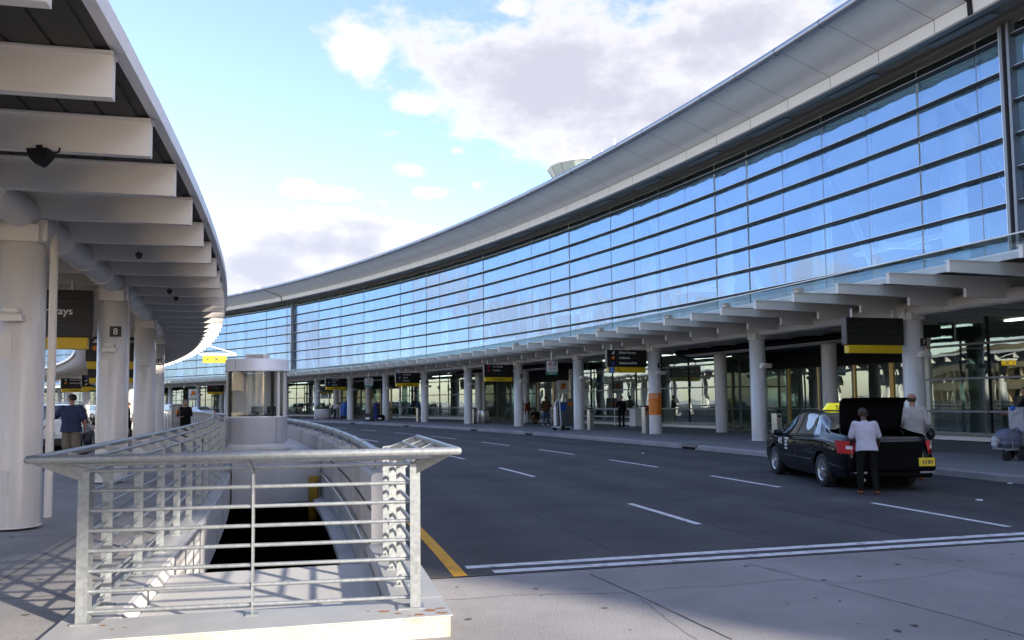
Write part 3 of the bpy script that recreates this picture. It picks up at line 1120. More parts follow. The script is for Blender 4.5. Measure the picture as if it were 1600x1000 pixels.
# ------------------------------------------------------------------ island canopy on the left
I = thing('island_canopy', 'white steel island canopy on round columns with deep white beams over the left pavement', 'canopy', P(164.15, .2656, .12))
IL = wloc(I)
mb = MB()
mb.prism([(160.6 - 164, 4.33), (166.2 - 164, 4.33), (166.2 - 164, 4.685), (160.6 - 164, 4.685)], .10)
mb.box(((163.4 - 164), 0, 4.695), (5.62, .20, .02))
mb.box(((163.4 - 164), 0, 4.327), (5.60, .104, .012))
bi = mb.mesh('beam', 'white_steel')
for k in range(-5, 93):
    a = .2252 + DB * k
    link('beam', bi, I, P(164, a, 0) - IL, a)
c0, c1 = .14, 1.16
mb = MB()
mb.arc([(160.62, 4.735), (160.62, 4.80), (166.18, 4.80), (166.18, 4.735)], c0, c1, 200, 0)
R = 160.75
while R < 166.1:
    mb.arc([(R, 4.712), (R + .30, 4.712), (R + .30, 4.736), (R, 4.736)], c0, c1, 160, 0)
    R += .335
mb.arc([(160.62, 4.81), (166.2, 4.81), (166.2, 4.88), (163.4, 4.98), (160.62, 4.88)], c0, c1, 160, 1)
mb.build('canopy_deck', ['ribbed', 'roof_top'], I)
W = DB * 166.3
for (name, R, s) in (('fascia_panel', 166.26, 1), ('fascia_panel', 160.54, -1)):
    f = MB()
    w = DB * R
    f.box((0, w / 2, 4.82), (.05, w - .012, .17))
    f.box((-s * .10, w / 2, 4.745), (.22, w - .012, .015))
    fmm = f.mesh(name, 'alu')
    for k in range(-5, 45 if s < 0 else 92):
        a = .2252 + DB * (k + .02)
        link(name, fmm, I, P(R, a, 0) - IL, a + DB / 2)
tube_part(164.05, 4.37, .22, I, c0, c1, [.2252 + DB * (k + .08) for k in range(-5, 93)])
columns(I, 164.05, [.2656 + .0405 * k for k in range(-2, 21)], 0.17, 0, {3: '8', 5: '10', 7: '12'})
M['speaker_black'] = mat('speaker_black', (0.006, 0.005, 0.006), 0.6)
# dark dome cameras under the island canopy
mb = MB()
mb.lathe([(0, .02), (.17, .02), (.17, -.02), (.155, -.05), (.15, -.10), (.10, -.2), (.02, -.25), (0, -.25)], (0, 0, 0), 20)
mb.box((.0, 0, .06), (.10, .10, .10))
dm = mb.mesh('dome_camera', 'black')
mb = MB()
mb.prism([(-.20, .04), (.20, .05), (.21, -.10), (.06, -.26), (.0, -.27), (-.12, -.16)], .26)
mb.tube([(.2, 0, -.05), (.34, .05, .02), (.36, .05, .1)], .02, 6); mb.box((0, 0, .08), (.1, .1, .1))
spk = mb.mesh('loudspeaker', 'speaker_black')
for i, (u, v, R) in enumerate(((62, 250, 165.0), (217, 404, 165.0), (265, 459, 164.9), (275, 470, 164.9))):
    d = ray(u, v)
    t = (4.22 - EYE) / d.z
    p = Vector((d.x * t, d.y * t, 4.24))
    o = link('dome_camera' if i else 'loudspeaker', dm if i else spk, None, p, 0)
    o.scale = (.36, .36, .36) if i else (.52, .52, .52)
    o.location.z = 4.30
    tag(o, ['black wedge shaped loudspeaker hanging under the nearest island canopy beams', 'small black dome camera under the island canopy above the second column', 'third black dome camera under the island canopy, nearer of the far pair', 'farthest black dome camera under the island canopy'][i], 'camera' if i else 'loudspeaker', 'dome cameras under the island canopy' if i else None)
# ------------------------------------------------------------------ hanging signs
def hang_sign(name, label, R0, R1, ph, ztop, h, band, lines, btxt, group, top=4.7, icons=True, dim=False, bshift=0.0, bw=None, tx=.30, ts=.62):
    w = R1 - R0
    s = thing(name, label, 'sign', P((R0 + R1) / 2, ph, ztop - h), ph, group)
    mb = MB()
    mb.box((0, 0, h / 2), (w, .22, h), 0, None, .012)
    for i in range(1, 4):
        mb.box((0, -.111, h * i / 4), (w - .06, .006, .008), 1)
    link('sign_panel', mb.mesh('sign_panel', ['sign_black', 'joint']), s)
    mb = MB()
    bw = bw or w * .94
    mb.box((bshift, -.01, -band / 2 - .004), (bw, .19, band), 0, None, .008)
    link('yellow_band', mb.mesh('yellow_band', 'sign_yellow'), s)
    for sx in (-.36, .36):
        mb = MB()
        mb.tube([(sx * w, 0, h), (sx * w, 0, h + (top - ztop))], .035, 8)
        link('hanger', mb.mesh('hanger', 'white_steel'), s)
    step = h / 3.3
    z = h - step * .72
    for (ic, txt) in lines:
        x0 = -w / 2 + w * tx
        if ic == 'disc':
            mb = MB()
            mb.lathe([(0, 0), (step * .33, 0)], (0, 0, 0), 20)
            me = mb.mesh('emblem', 'orange')
            me.transform(Matrix.Translation((-w / 2 + w * .15, -.117, z + step * .2)) @ Matrix.Rotation(PI / 2, 4, 'X'))
            link('emblem', me, s)
        elif ic in ('red', 'blue', 'white', 'violet'):
            mb = MB()
            e = step * .30
            cx, cz = -w / 2 + w * .15, z + step * .2
            pts = {'red': [(-e, -e * .7), (e, -e * .9), (e * .8, e), (-e * .6, e * .8)], 'white': [(-e, -e), (e * .7, -e), (e * 1.1, e), (e * .1, e * .4)], 'violet': [(-e, 0), (0, -e), (e, 0), (0, e)], 'blue': [(-e, -e), (e, -e), (0, e)]}[ic]
            mb.prism([(cx + a, cz + b) for a, b in pts], .006, 0, Matrix.Translation((0, -.115, 0)))
            link('emblem', mb.mesh('emblem', {'red': 'sign_red', 'white': 'sign_text', 'violet': 'sign_blue', 'blue': 'sign_blue'}[ic]), s)
        if txt:
            put_text(txt, step * ts, s, x0, -.118, z, 'sign_dim' if dim else 'sign_text', 'LEFT', .002)
        z -= step
    if btxt:
        put_text(btxt, band * .62, s, bshift, -.108, -band * .74, 'sign_black', 'CENTER', .002)
    return s

gr = 'black and yellow airline signs hanging from the terminal canopy'
gk = .3061
hang_sign('airline_sign', 'large blank black sign with a plain yellow band, hanging above the taxi', 182.86, 184.86, gk, 4.0, .78, .23, [], '', gr, 4.25)
s9 = hang_sign('airline_sign', 'black sign with an orange disc and a blue wheelchair square beside the orange column', 182.72, 184.78, gk + .0405 * 2, 4.0, .78, .25, [('white', 'Etihad Airways'), ('disc', 'Lufthansa'), ('blue', 'Assistance/Aide')], '', gr, 4.25)
mb = MB()
mb.box((-.80, -.112, -.14), (.26, .02, .262), 0)
link('wheelchair_square', mb.mesh('wheelchair_square', 'sign_blue'), s9)
mb = MB()                               # wheelchair figure
mb.tube([Vector((-.81 + .07 * cos(t), -.126, -.185 + .06 * sin(t))) for t in [PI * .75 + 1.5 * PI * i / 12 for i in range(13)]], .009, 6)
mb.tube([(-.82, -.126, -.05), (-.82, -.126, -.13), (-.76, -.126, -.13), (-.73, -.126, -.20)], .010, 6)
mb.ball((-.82, -.126, -.035), .018, 6)
link('wheelchair_symbol', mb.mesh('wheelchair_symbol', 'sign_text'), s9)
mb = MB()
mb.tube([(-.44, -.118, -.06), (-.40, -.118, -.09), (-.39, -.118, -.15), (-.43, -.118, -.20)], .016, 6)
mb.tube([(-.56, -.118, -.10), (-.50, -.118, -.12)], .012, 6)
link('handset_symbol', mb.mesh('handset_symbol', 'sign_black'), s9)
hang_sign('airline_sign', 'black two line sign with two red emblems and a yellow band on the terminal front', 182.85, 184.85, gk + .0405 * 4, 4.0, .78, .26, [('red', 'Air Canada'), ('red', 'Austrian'), (None, '')], 'International', gr, 4.25)
hang_sign('airline_sign', 'black three line sign with a white tail emblem, nearer of the two alike', 182.75, 184.80, gk + .0405 * 6, 4.0, .78, .26, [('violet', 'Air Jamaica'), ('white', 'Alitalia'), ('blue', 'Mexicana')], 'International', gr, 4.25)
hang_sign('airline_sign', 'black three line sign with a white tail emblem, farther one near the white planter', 182.75, 184.80, gk + .0405 * 8, 4.0, .78, .26, [('violet', 'Air Jamaica'), ('white', 'Alitalia'), ('blue', 'Mexicana')], 'International', gr, 4.25)
hang_sign('airline_sign', 'small far black sign with dim lettering and yellow band just left of the booth', 182.75, 184.80, gk + .0405 * 12, 4.0, .78, .26, [('red', 'SN Brussels'), ('red', 'Sunwing Airlines')], '', gr, 4.25, dim=True)
hang_sign('airline_sign', 'farthest blank black sign with a yellow band, above the far white vans', 182.75, 184.80, gk + .0405 * 14, 4.0, .78, .26, [], '', gr, 4.25)
gl_ = 'black and yellow airline signs hanging from the island canopy'
hang_sign('airline_sign', 'big black Airways sign with a yellow band between the two nearest island columns', 160.95, 163.72, gk - .002, 4.14, .98, .24, [(None, 'Qatar'), (None, 'Qatar Airways')], '', gl_, 4.35, tx=.40, ts=.74)
hang_sign('airline_sign', 'black Airways sign with an orange disc behind the column numbered 8', 161.75, 163.7, gk + .0405 * 2.0, 4.2, .88, .27, [('white', 'Etihad Airways'), ('disc', 'Lufthansa')], 'Information', gl_, 4.35)
hang_sign('airline_sign', 'lower black sign with a red emblem and yellow band behind the third island column', 161.2, 163.6, gk + .0405 * 3.6, 3.85, .80, .26, [('red', 'Air Canada')], 'Information', gl_, 4.35)
hang_sign('airline_sign', 'small black two line sign with a yellow band above the man in navy', 161.8, 164.0, gk + .0405 * 8.7, 4.0, .85, .27, [('white', 'SN Brussels'), ('disc', 'Sunwing Airlines')], 'International', gl_, 4.35)
hang_sign('airline_sign', 'small far black sign with white emblems half hidden by the island no smoking board', 162.0, 164.0, gk + .0405 * 7.35, 3.98, .85, .25, [('violet', 'Air Jamaica'), ('white', 'Alitalia'), ('white', 'Mexicana')], '', gl_, 4.35)

def ring_pts(cx, cz, r, n=18):
    return [Vector((cx + r * cos(2 * PI * i / n), -.03, cz + r * sin(2 * PI * i / n))) for i in range(n)]
def notice(label, loc, ph, w, h, ztop, two=True, top=4.25):
    s = thing('notice_board', label, 'sign', Vector((loc.x, loc.y, ztop - h)), ph, 'white and green notice boards under the canopies')
    mb = MB(); mb.box((0, 0, h * .62), (w, .05, h * .76), 0); mb.box((0, .06, h / 2), (w * 1.1, .04, h * 1.02), 1)
    link('white_panel', mb.mesh('white_panel', ['sign_white', 'black']), s)
    mb = MB(); mb.box((0, 0, h * .12), (w, .05, h * .235), 0)
    link('green_panel', mb.mesh('green_panel', 'sign_green'), s)
    mb = MB(); mb.tube([(0, .06, h), (0, .06, h + top - ztop)], .04, 8)
    link('hanger', mb.mesh('hanger', 'white_steel'), s)
    xs = (-w * .25, w * .25) if two else (0,)
    for i, x in enumerate(xs):
        mb = MB()
        r = w * .17 if two else w * .26
        mb.tube(ring_pts(x, h * .76, r), .012, 6, closed=True)
        if i == 0:
            mb.tube([(x - r * .7, -.03, h * .76 + r * .7), (x + r * .7, -.03, h * .76 - r * .7)], .012, 6)
        link('ban_ring', mb.mesh('ban_ring', 'sign_red' if i == 0 else 'joint'), s)
        mb = MB(); mb.box((x, -.028, h * .76), (r * 1.1, .01, .035)); mb.box((x + r * .2, -.028, h * .80), (.03, .01, .12))
        link('symbol', mb.mesh('symbol', 'joint'), s)
    mb = MB(); mb.box((-w * .18, -.028, h * .42), (w * .28, .01, h * .05)); mb.box((w * .18, -.028, h * .42), (w * .28, .01, h * .05))
    for q in range(2):
        mb.box((0, -.028, h * (.16 - .08 * q)), (w * .7, .01, h * .025), 1)
    link('print', mb.mesh('print', ['joint', 'sign_white']), s)
notice('white and green no smoking board with two round symbols, above the luggage trolley', atR(864, 183.6), .4420, .64, .74, 3.85)
notice('small distant white and green no smoking board above the woman in blue', atR(576.5, 183.4), .64, .74, .78, 3.8, False)
notice('white and green no smoking board under the island canopy left of the column numbered 8', P(162.55, gk + .0405 * 6.5), gk + .0405 * 6.5, .66, .80, 3.75, False, 4.35)

# sunlit yellow way sign on an arm of the island canopy
ys = thing('way_sign', 'sunlit yellow hanging sign with a black cross under a white arm beside the booth', 'sign', P(166.75, .4465, 3.76), .4465 - .08)
mb = MB(); mb.box((0, 0, .17), (1.1, .08, .34), 0, None, .01)
link('sign_panel', mb.mesh('sign_panel', 'sign_yellow'), ys)
mb = MB()
for r_ in (PI / 4, -PI / 4):
    mb.box((.08, -.045, .17), (.30, .012, .05), 0, Matrix.Rotation(r_, 3, 'Y'))
mb.prism([(-.40, .17), (-.32, .25), (-.32, .19), (-.26, .19), (-.26, .15), (-.32, .15), (-.32, .09)], .012, 0, Matrix.Translation((0, -.045, 0)))
link('aeroplane_symbol', mb.mesh('aeroplane_symbol', 'joint'), ys)
mb = MB()
mb.box((.15, .03, .42), (1.7, .10, .12)); mb.tube([(-.7, .03, .95), (.95, .03, .48)], .03, 8)
mb.box((-.4, .03, .36), (.04, .04, .06)); mb.box((.4, .03, .36), (.04, .04, .06))
link('arm', mb.mesh('arm', 'white_steel'), ys)

# ------------------------------------------------------------------ the glazed booth
bz = .55
bp = ray(402, 640)
t = 21.2 / bp.y
booth = thing('guard_booth', 'round aluminium and glass booth standing at the end of the ramp opening', 'booth', Vector((bp.x * t, 21.2, bz)))
mb = MB(); mb.lathe([(0, 0.0), (.86, 0.0), (.86, .09), (.82, .12), (0, .12)], (0, 0, 0), 48); mb.build('plinth', 'wall_concrete', booth, False)
mb = MB(); mb.lathe([(.69, .12), (.69, .22), (.745, .22), (.745, .84), (.76, .845), (.76, .88), (.70, .88)], (0, 0, 0), 64)
for a in (-.6, -2.3, .9, 2.3):
    mb.box((.7465 * cos(a), .7465 * sin(a), .53), (.004, .008, .61), 1, Matrix.Rotation(a, 3, 'Z'))
mb.build('lower_panel', ['alu', 'joint'], booth, False)
mb = MB(); mb.lathe([(.735, .88), (.735, 2.02)], (0, 0, 0), 64, 0, -2.35, -.79); mb.build('front_glass', 'glass_booth', booth, False)
mb = MB(); mb.lathe([(.735, .88), (.735, 2.02)], (0, 0, 0), 64, 0, -.72, 3.86); mb.build('side_glass', 'glass_booth', booth, False)
for a in (-2.39, -.76, 1.4):
    mb = MB(); mb.box((.735 * cos(a), .735 * sin(a), 1.45), (.07, .055, 1.14), 0, Matrix.Rotation(a, 3, 'Z')); mb.build('window_post', 'black', booth, False)
for a in (-2.62, -.52, -3.0, -.15, .6, 2.4):
    mb = MB(); mb.box((.735 * cos(a), .735 * sin(a), 1.45), (.05, .07 if abs(a) < 2.7 else .12, 1.14), 0, Matrix.Rotation(a, 3, 'Z')); mb.build('jamb', 'white_steel', booth, False)
mb = MB(); mb.lathe([(.70, 2.02), (.80, 2.02), (.80, 2.05), (.79, 2.06), (.79, 2.30), (.77, 2.33), (.3, 2.36), (0, 2.36)], (0, 0, 0), 64)
mb.lathe([(.80, 2.015), (.812, 2.03), (.80, 2.05)], (0, 0, 0), 64)
mb.box((.79 * cos(-2.0), .79 * sin(-2.0), 2.16), (.006, .008, .26), 1, Matrix.Rotation(-2.0, 3, 'Z'))
mb.build('roof_ring', ['alu', 'joint'], booth, False)
mb = MB(); mb.lathe([(0, 2.01), (.72, 2.01)], (0, 0, 0), 40); mb.build('ceiling_panel', 'white_steel', booth, False)
mb = MB(); mb.box((0, 0, 2.41), (.52, .40, .14), 0, None, .03)
for i in range(12):
    mb.box((-.19 + i * .035, -.203, 2.41), (.016, .008, .09), 1)
mb.build('air_vent', ['white_steel', 'frame'], booth, False)
mb = MB(); mb.lathe([(.68, .90), (.68, 2.0)], (0, 0, 0), 40, 0, .15, 2.99); mb.build('blind', 'interior_white', booth, False)
mb = MB(); mb.box((0, .25, .90), (1.1, .4, .03)); mb.build('counter', 'black', booth, False)
mb = MB(); mb.lathe([(0, .82), (.72, .82)], (0, 0, 0), 30); mb.build('inner_floor', 'frame', booth, False)
for x in (-.05, .36):
    m_ = MB(); m_.box((0, 0, .12), (.30, .05, .18), 0, None, .01); m_.box((0, .03, .02), (.06, .06, .06)); m_.box((0, .03, .006), (.2, .14, .012))
    o = link('monitor', m_.mesh('monitor', 'black'), None, Vector(booth.location) + Vector((x, .15, .916)))
    tag(o, 'dark computer monitor on the booth counter, %s' % ('near the middle of the glass' if x < 0 else 'by the right window post'), 'monitor', 'monitors in the booth')
# ------------------------------------------------------------------ vehicles
def cr(p0, p1, p2, p3, t):
    return 0.5 * ((2 * p1) + (-p0 + p2) * t + (2 * p0 - 5 * p1 + 4 * p2 - p3) * t * t + (-p0 + 3 * p1 - 3 * p2 + p3) * t ** 3)
def interp(tab, x):
    """piecewise monotone curve through (x, value) pairs"""
    n = len(tab)
    if x <= tab[0][0]: return tab[0][1]
    if x >= tab[-1][0]: return tab[-1][1]
    for i in range(n - 1):
        if tab[i][0] <= x <= tab[i + 1][0]:
            x0, x1 = tab[i][0], tab[i + 1][0]
            h = x1 - x0
            t = (x - x0) / h
            def sl(j):
                if j <= 0 or j >= n - 1: return 0 if j in (0, n - 1) else 0
                a = (tab[j][1] - tab[j - 1][1]) / (tab[j][0] - tab[j - 1][0]); b = (tab[j + 1][1] - tab[j][1]) / (tab[j + 1][0] - tab[j][0])
                return 0 if a * b <= 0 else 2 * a * b / (a + b)
            m0, m1 = sl(i) * h, sl(i + 1) * h
            a, b = tab[i][1], tab[i + 1][1]
            return (2 * t ** 3 - 3 * t * t + 1) * a + (t ** 3 - 2 * t * t + t) * m0 + (-2 * t ** 3 + 3 * t * t) * b + (t ** 3 - t * t) * m1
class CarShape:
    def __init__(s, L, W, roof, belt, plan, wtop, zlow):
        s.L, s.W, s.roof, s.belt, s.plan, s.wtop, s.zlow = L, W, roof, belt, plan, wtop, zlow
    def pt(s, y, t):
        """t 0..1 from the sill round to the centre line of the top"""
        hw = interp(s.plan, y) * s.W / 2
        zt, zb, zl = interp(s.roof, y), interp(s.belt, y), interp(s.zlow, y)
        zt = max(zt, zb + .005)
        wt = interp(s.wtop, y) * hw
        cab = min(1, (zt - zb) / .25)
        prof = [(hw * .90, zl), (hw * .985, zl + (zb - zl) * .28), (hw, zl + (zb - zl) * .55), (hw * .975, zb - .03), (hw * .95, zb + .0 * cab),
                (wt + (hw * .95 - wt) * .45, zb + (zt - zb) * .52), (wt + .015, zb + (zt - zb) * .90), (wt * .88, zb + (zt - zb) * .975), (wt * .5, zt - .004), (0, zt)]
        ts = [0, .12, .26, .40, .44, .60, .74, .80, .90, 1.0]
        return Vector((interp([(a, p[0]) for a, p in zip(ts, prof)][::1], t), y, interp([(a, p[1]) for a, p in zip(ts, prof)], t)))

def car(name, label, cat, loc, rz, paint, shape, wheels, r_w, group=None, openlid=None, detail=True, wins=(), front_y=None, black_low=False):
    c = thing(name, label, cat, loc, rz, group)
    y0, y1 = shape.roof[0][0], shape.roof[-1][0]
    NY = 130 if detail else 60
    NT = 44 if detail else 26
    ys = [y0 + (y1 - y0) * i / NY for i in range(NY + 1)]
    tss = [i / NT for i in range(NT + 1)]
    vid = {}
    mb = MB()
    fac = []
    for i, y in enumerate(ys):
        for side in (1, -1):
            for j, t in enumerate(tss):
                p = shape.pt(y, t)
                if side == -1 and j == NT:
                    vid[(i, j, -1)] = vid[(i, j, 1)]
                    continue
                vid[(i, j, side)] = len(mb.v)
                mb.v.append((p.x * side, p.y, p.z))
    def inarch(q):
        for wy in wheels:
            if (q[1] - wy) ** 2 + (q[2] - r_w) ** 2 < (r_w * 1.17) ** 2 and abs(q[0]) > .45:
                return wy
        return None
    def lidhole(i, j):
        if not openlid: return False
        y = (ys[i] + ys[i + 1]) / 2
        return openlid[0] < y < openlid[1] and tss[j] >= .74
    gone = {}
    for i in range(NY):
        for j in range(NT):
            for side in (1, -1):
                idx = [vid[(i, j, side)], vid[(i + 1, j, side)], vid[(i + 1, j + 1, side)], vid[(i, j + 1, side)]]
                qs = [mb.v[k] for k in idx]
                cen = [sum(q[a] for q in qs) / 4 for a in range(3)]
                wy = inarch(cen)
                if wy is not None:
                    for k in idx: gone[k] = wy
                    continue
                if lidhole(i, j): continue
                if len(set(idx)) < 3: continue
                fac.append(idx if side == 1 else idx[::-1])
    used = set(k for f in fac for k in f)
    for k, wy in gone.items():
        if k in used:
            q = mb.v[k]
            dy, dz = q[1] - wy, q[2] - r_w
            l = math.hypot(dy, dz) or 1
            R = r_w * 1.17
            mb.v[k] = (q[0], wy + dy / l * R, r_w + dz / l * R)
    for f in fac:
        zc_ = sum(mb.v[k][2] for k in f) / len(f)
        mb.f.append(f); mb.m.append(1 if black_low and zc_ < black_low else 0); mb.s.append(True)
    # end caps and floor
    for i in (0, NY):
        ring = [vid[(i, j, 1)] for j in range(NT + 1)] + [vid[(i, j, -1)] for j in range(NT - 1, -1, -1)]
        mb.f.append(ring if i else ring[::-1]); mb.m.append(0); mb.s.append(False)
    b = mb.build('body', [paint, 'black'], c, False)
    bm = bmesh.new(); bm.from_mesh(b.data)
    loose = [v for v in bm.verts if not v.link_faces]
    bmesh.ops.delete(bm, geom=loose, context='VERTS')
    bm.to_mesh(b.data); bm.free()
    # underbody and wheel wells
    mb = MB()
    W = shape.W
    zl = shape.zlow[1][1]
    mb.box((0, (y0 + y1) / 2, zl + .06), (W * .80, (y1 - y0) * .96, .10))
    for wy in wheels:
        mb.box((0, wy, r_w + .06), (W * .70, r_w * 2.2, r_w * 2.0))
    mb.build('underbody', 'car_black', c, False)
    for wy in wheels:
        for s in (1, -1):
            w = MB()
            wd = .20
            prof = [(r_w * .60, -wd / 2), (r_w * .92, -wd / 2), (r_w, -wd / 2 + .03), (r_w, wd / 2 - .03), (r_w * .93, wd / 2), (r_w * .64, wd / 2 - .005)]
            w.lathe(prof, (0, 0, 0), 32)
            me = w.mesh('wheel', 'rubber')
            me.transform(Matrix.Rotation(PI / 2, 4, 'Y'))
            o = link('wheel', me, c, (s * (W / 2 - .115), wy, r_w))
            if s < 0: o.rotation_euler = (0, 0, PI)
            if detail:
                g = MB()
                rr = r_w * .66
                g.lathe([(rr, wd / 2 - .012), (rr * .95, wd / 2 - .002), (rr * .88, wd / 2 - .025), (rr * .86, 0)], (0, 0, 0), 32)
                g.lathe([(0, wd / 2 - .015), (rr * .22, wd / 2 - .018), (rr * .25, wd / 2 - .05)], (0, 0, 0), 20)
                for k in range(7):
                    a = 2 * PI * k / 7
                    g.box((cos(a) * rr * .55, sin(a) * rr * .55, wd / 2 - .035), (rr * .78, rr * .20, .03), 0, Matrix.Rotation(a, 3, 'Z'))
                g.lathe([(0, wd / 2 - .075), (rr * .9, wd / 2 - .075)], (0, 0, 0), 20, 1)
                me = g.mesh('rim', ['rim', 'black'])
            else:
                g = MB(); g.lathe([(r_w * .66, wd / 2 - .004), (r_w * .5, wd / 2 + .004), (0, wd / 2 + .004)], (0, 0, 0), 16); me = g.mesh('rim', 'rim')
            me.transform(Matrix.Rotation(PI / 2, 4, 'Y'))
            link('rim', me, o)
    # windows laid just proud of the shell
    for (nm, ya, yb, ta, tb, taper, m_) in wins:
        sides = (1, -1) if tb < .99 else (0,)
        for s in sides:
            w = MB()
            nu, nv = 16, 10
            for a in range(nu + 1):
                for b_ in range(nv + 1):
                    fv = b_ / nv
                    yy0 = ya[0] + (ya[1] - ya[0]) * fv
                    yy1 = yb[0] + (yb[1] - yb[0]) * fv
                    y = yy0 + (yy1 - yy0) * a / nu
                    if s == 0:
                        t2 = ta + (1 - ta) * (1 - abs(2 * a / nu - 1)) if False else None
                    tt = ta + (tb - ta) * fv
                    p = shape.pt(y, tt)
                    q = shape.pt(y, min(tt + .01, 1)) - shape.pt(y, max(tt - .01, 0))
                    dy = shape.pt(y + .01, tt) - shape.pt(y - .01, tt)
                    nrm = dy.cross(q)
                    if nrm.length < 1e-9: nrm = Vector((0, 0, 1))
                    nrm.normalize()
                    if nrm.x < 0 and p.x > .05: nrm = -nrm
                    if nrm.z < 0 and p.x <= .05: nrm = -nrm
                    p = p + nrm * .006
                    w.v.append((p.x * (s or 1), p.y, p.z))
            for a in range(nu):
                for b_ in range(nv):
                    k = a * (nv + 1) + b_
                    w.f.append([k, k + 1, k + nv + 2, k + nv + 1]); w.m.append(0); w.s.append(True)
            w.build(nm, m_, c, False)
    return c
def screen(c, shape, name, ya, yb, ta, m_='car_glass_dark', n=14):
    """windscreen or rear window: from y=ya at the bottom to yb at the top, across the car between +-t=ta"""
    w = MB()
    k = 0
    for i in range(n + 1):
        f = i / n
        y = ya + (yb - ya) * f
        for j in range(n * 2 + 1):
            g = j / (n * 2) * 2 - 1
            tt = ta + (1 - ta) * (1 - abs(g))
            p = shape.pt(y, tt)
            w.v.append((p.x * (1 if g > 0 else -1), p.y + (-.006 if yb > ya else .006), p.z + .006))
    m = n * 2 + 1
    for i in range(n):
        for j in range(m - 1):
            w.f.append([i * m + j, i * m + j + 1, (i + 1) * m + j + 1, (i + 1) * m + j]); w.m.append(0); w.s.append(True)
    return w.build(name, m_, c, False)
M['car_glass_dark'] = mat('car_window', (0.012, 0.014, 0.016), 0.04, 0.0, spec=0.9, coat=1.0)
M['black_paint'] = mat('black_car_paint', (0.002, 0.002, 0.004), 0.05, 0.0, spec=0.42, coat=0.0)
M['car_black'] = mat('car_black_trim', (0.002, 0.002, 0.002), 0.7, spec=0.1)
M['white_paint'] = mat('white_car_paint', (0.72, 0.73, 0.75), 0.25, 0.0, coat=0.8)
M['silver_paint'] = mat('silver_car_paint', (0.62, 0.68, 0.78), 0.25, 0.3, coat=0.8)
M['tail_red'] = mat('tail_lamp', (0.55, 0.012, 0.012), 0.12, spec=0.8, coat=1.0)
M['tail_lit'] = mat('lit_brake_lamp', (1.0, 0.06, 0.03), 0.2, emit=2.5)
M['plate'] = mat('number_plate_yellow', (0.72, 0.52, 0.02), 0.4)
M['carpet'] = mat('boot_carpet', (0.003, 0.003, 0.003), 0.95, spec=0.05)
M['carpet_light'] = mat('boot_floor_mat', (0.18, 0.18, 0.18), 0.9)
M['chrome'] = mat('chrome', (0.7, 0.7, 0.72), 0.12, 1.0)
M['taxi_yellow'] = mat('taxi_sign_yellow', (0.75, 0.72, 0.03), 0.4, emit=0.15)
sedan = CarShape(4.8, 1.79,
    roof=[(-2.42, .62), (-2.38, .93), (-2.25, 1.03), (-1.62, 1.09), (-1.30, 1.20), (-.75, 1.43), (-.2, 1.475), (.25, 1.46), (.75, 1.30), (1.18, 1.03), (1.55, .985), (2.05, .89), (2.32, .76), (2.40, .52)],
    belt=[(-2.42, .60), (-2.38, .86), (-2.2, .93), (-1.2, .965), (0, .93), (1.2, .90), (1.6, .88), (2.1, .80), (2.32, .70), (2.40, .50)],
    plan=[(-2.42, .80), (-2.36, .88), (-2.1, .955), (-1.4, 1.0), (0, 1.0), (1.3, .99), (1.9, .955), (2.2, .88), (2.34, .78), (2.40, .68)],
    wtop=[(-2.42, .80), (-2.2, .86), (-1.7, .86), (-1.2, .74), (-.5, .655), (.2, .655), (.8, .70), (1.3, .84), (2.0, .82), (2.40, .72)],
    zlow=[(-2.42, .36), (-2.2, .25), (-1.0, .20), (1.0, .20), (2.2, .24), (2.40, .32)])
side_wins = [('side_window', (.98, .42), (.06, .02), .475, .725, 0, 'car_glass_dark'), ('side_window', (-.02, -.06), (-.86, -.72), .475, .725, 0, 'car_glass_dark'), ('side_window', (-.91, -.77), (-1.22, -.93), .485, .705, 0, 'car_glass_dark')]
tx = thing_loc = Vector((6.905, 17.57, 0))
taxi = car('taxi_cab', 'black taxi saloon with its boot lid wide open, stopped at the terminal kerb', 'car', tx, rad(1.2), 'black_paint', sedan, (-1.34, 1.36), .325, openlid=(-2.30, -1.50), wins=side_wins)
screen(taxi, sedan, 'windscreen', 1.17, .33, .66)
screen(taxi, sedan, 'rear_window', -1.50, -.72, .66)
# boot: liner, floor mat, lid standing open
mb = MB()
mb.box((0, -1.93, .52), (1.16, .76, .03), 0)
for x in (-.585, .585): mb.box((x, -1.93, .76), (.02, .78, .50), 0)
mb.box((0, -1.535, .76), (1.15, .02, .5), 0); mb.box((0, -2.315, .70), (1.15, .02, .36), 0)
mb.build('boot_liner', 'carpet', taxi, False)
mb = MB(); mb.box((.18, -2.18, .885), (.62, .20, .02), 0, Matrix.Rotation(-.25, 3, 'X')); mb.build('boot_mat', 'carpet_light', taxi, False)
mb = MB()
HY, HZ = -1.52, 1.10
n, mcount = 12, 10
top, bot = [], []
rotm = Matrix.Rotation(rad(-82), 3, 'X')
def lidpt(u, v, off):
    x = (v * 2 - 1) * (.59 + .04 * u)
    y = -u * .67
    z = -.06 * u * u - .05 * abs(v * 2 - 1) ** 3 + off
    if u > .86: z -= (u - .86) * 1.1
    return Vector((0, HY, HZ)) + rotm @ Vector((x, y, z))
for off in (.0, -.045):
    o_ = len(mb.v)
    for i in range(n + 1):
        for j in range(mcount + 1):
            mb.v.append(tuple(lidpt(i / n, j / mcount, off)))
    for i in range(n):
        for j in range(mcount):
            a = o_ + i * (mcount + 1) + j
            mb.f.append([a, a + 1, a + mcount + 2, a + mcount + 1]); mb.m.append(0 if off == 0 else 1); mb.s.append(True)
K_ = (n + 1) * (mcount + 1)
per = [j for j in range(mcount + 1)] + [i * (mcount + 1) + mcount for i in range(1, n + 1)] + [n * (mcount + 1) + j for j in range(mcount - 1, -1, -1)] + [i * (mcount + 1) for i in range(n - 1, 0, -1)]
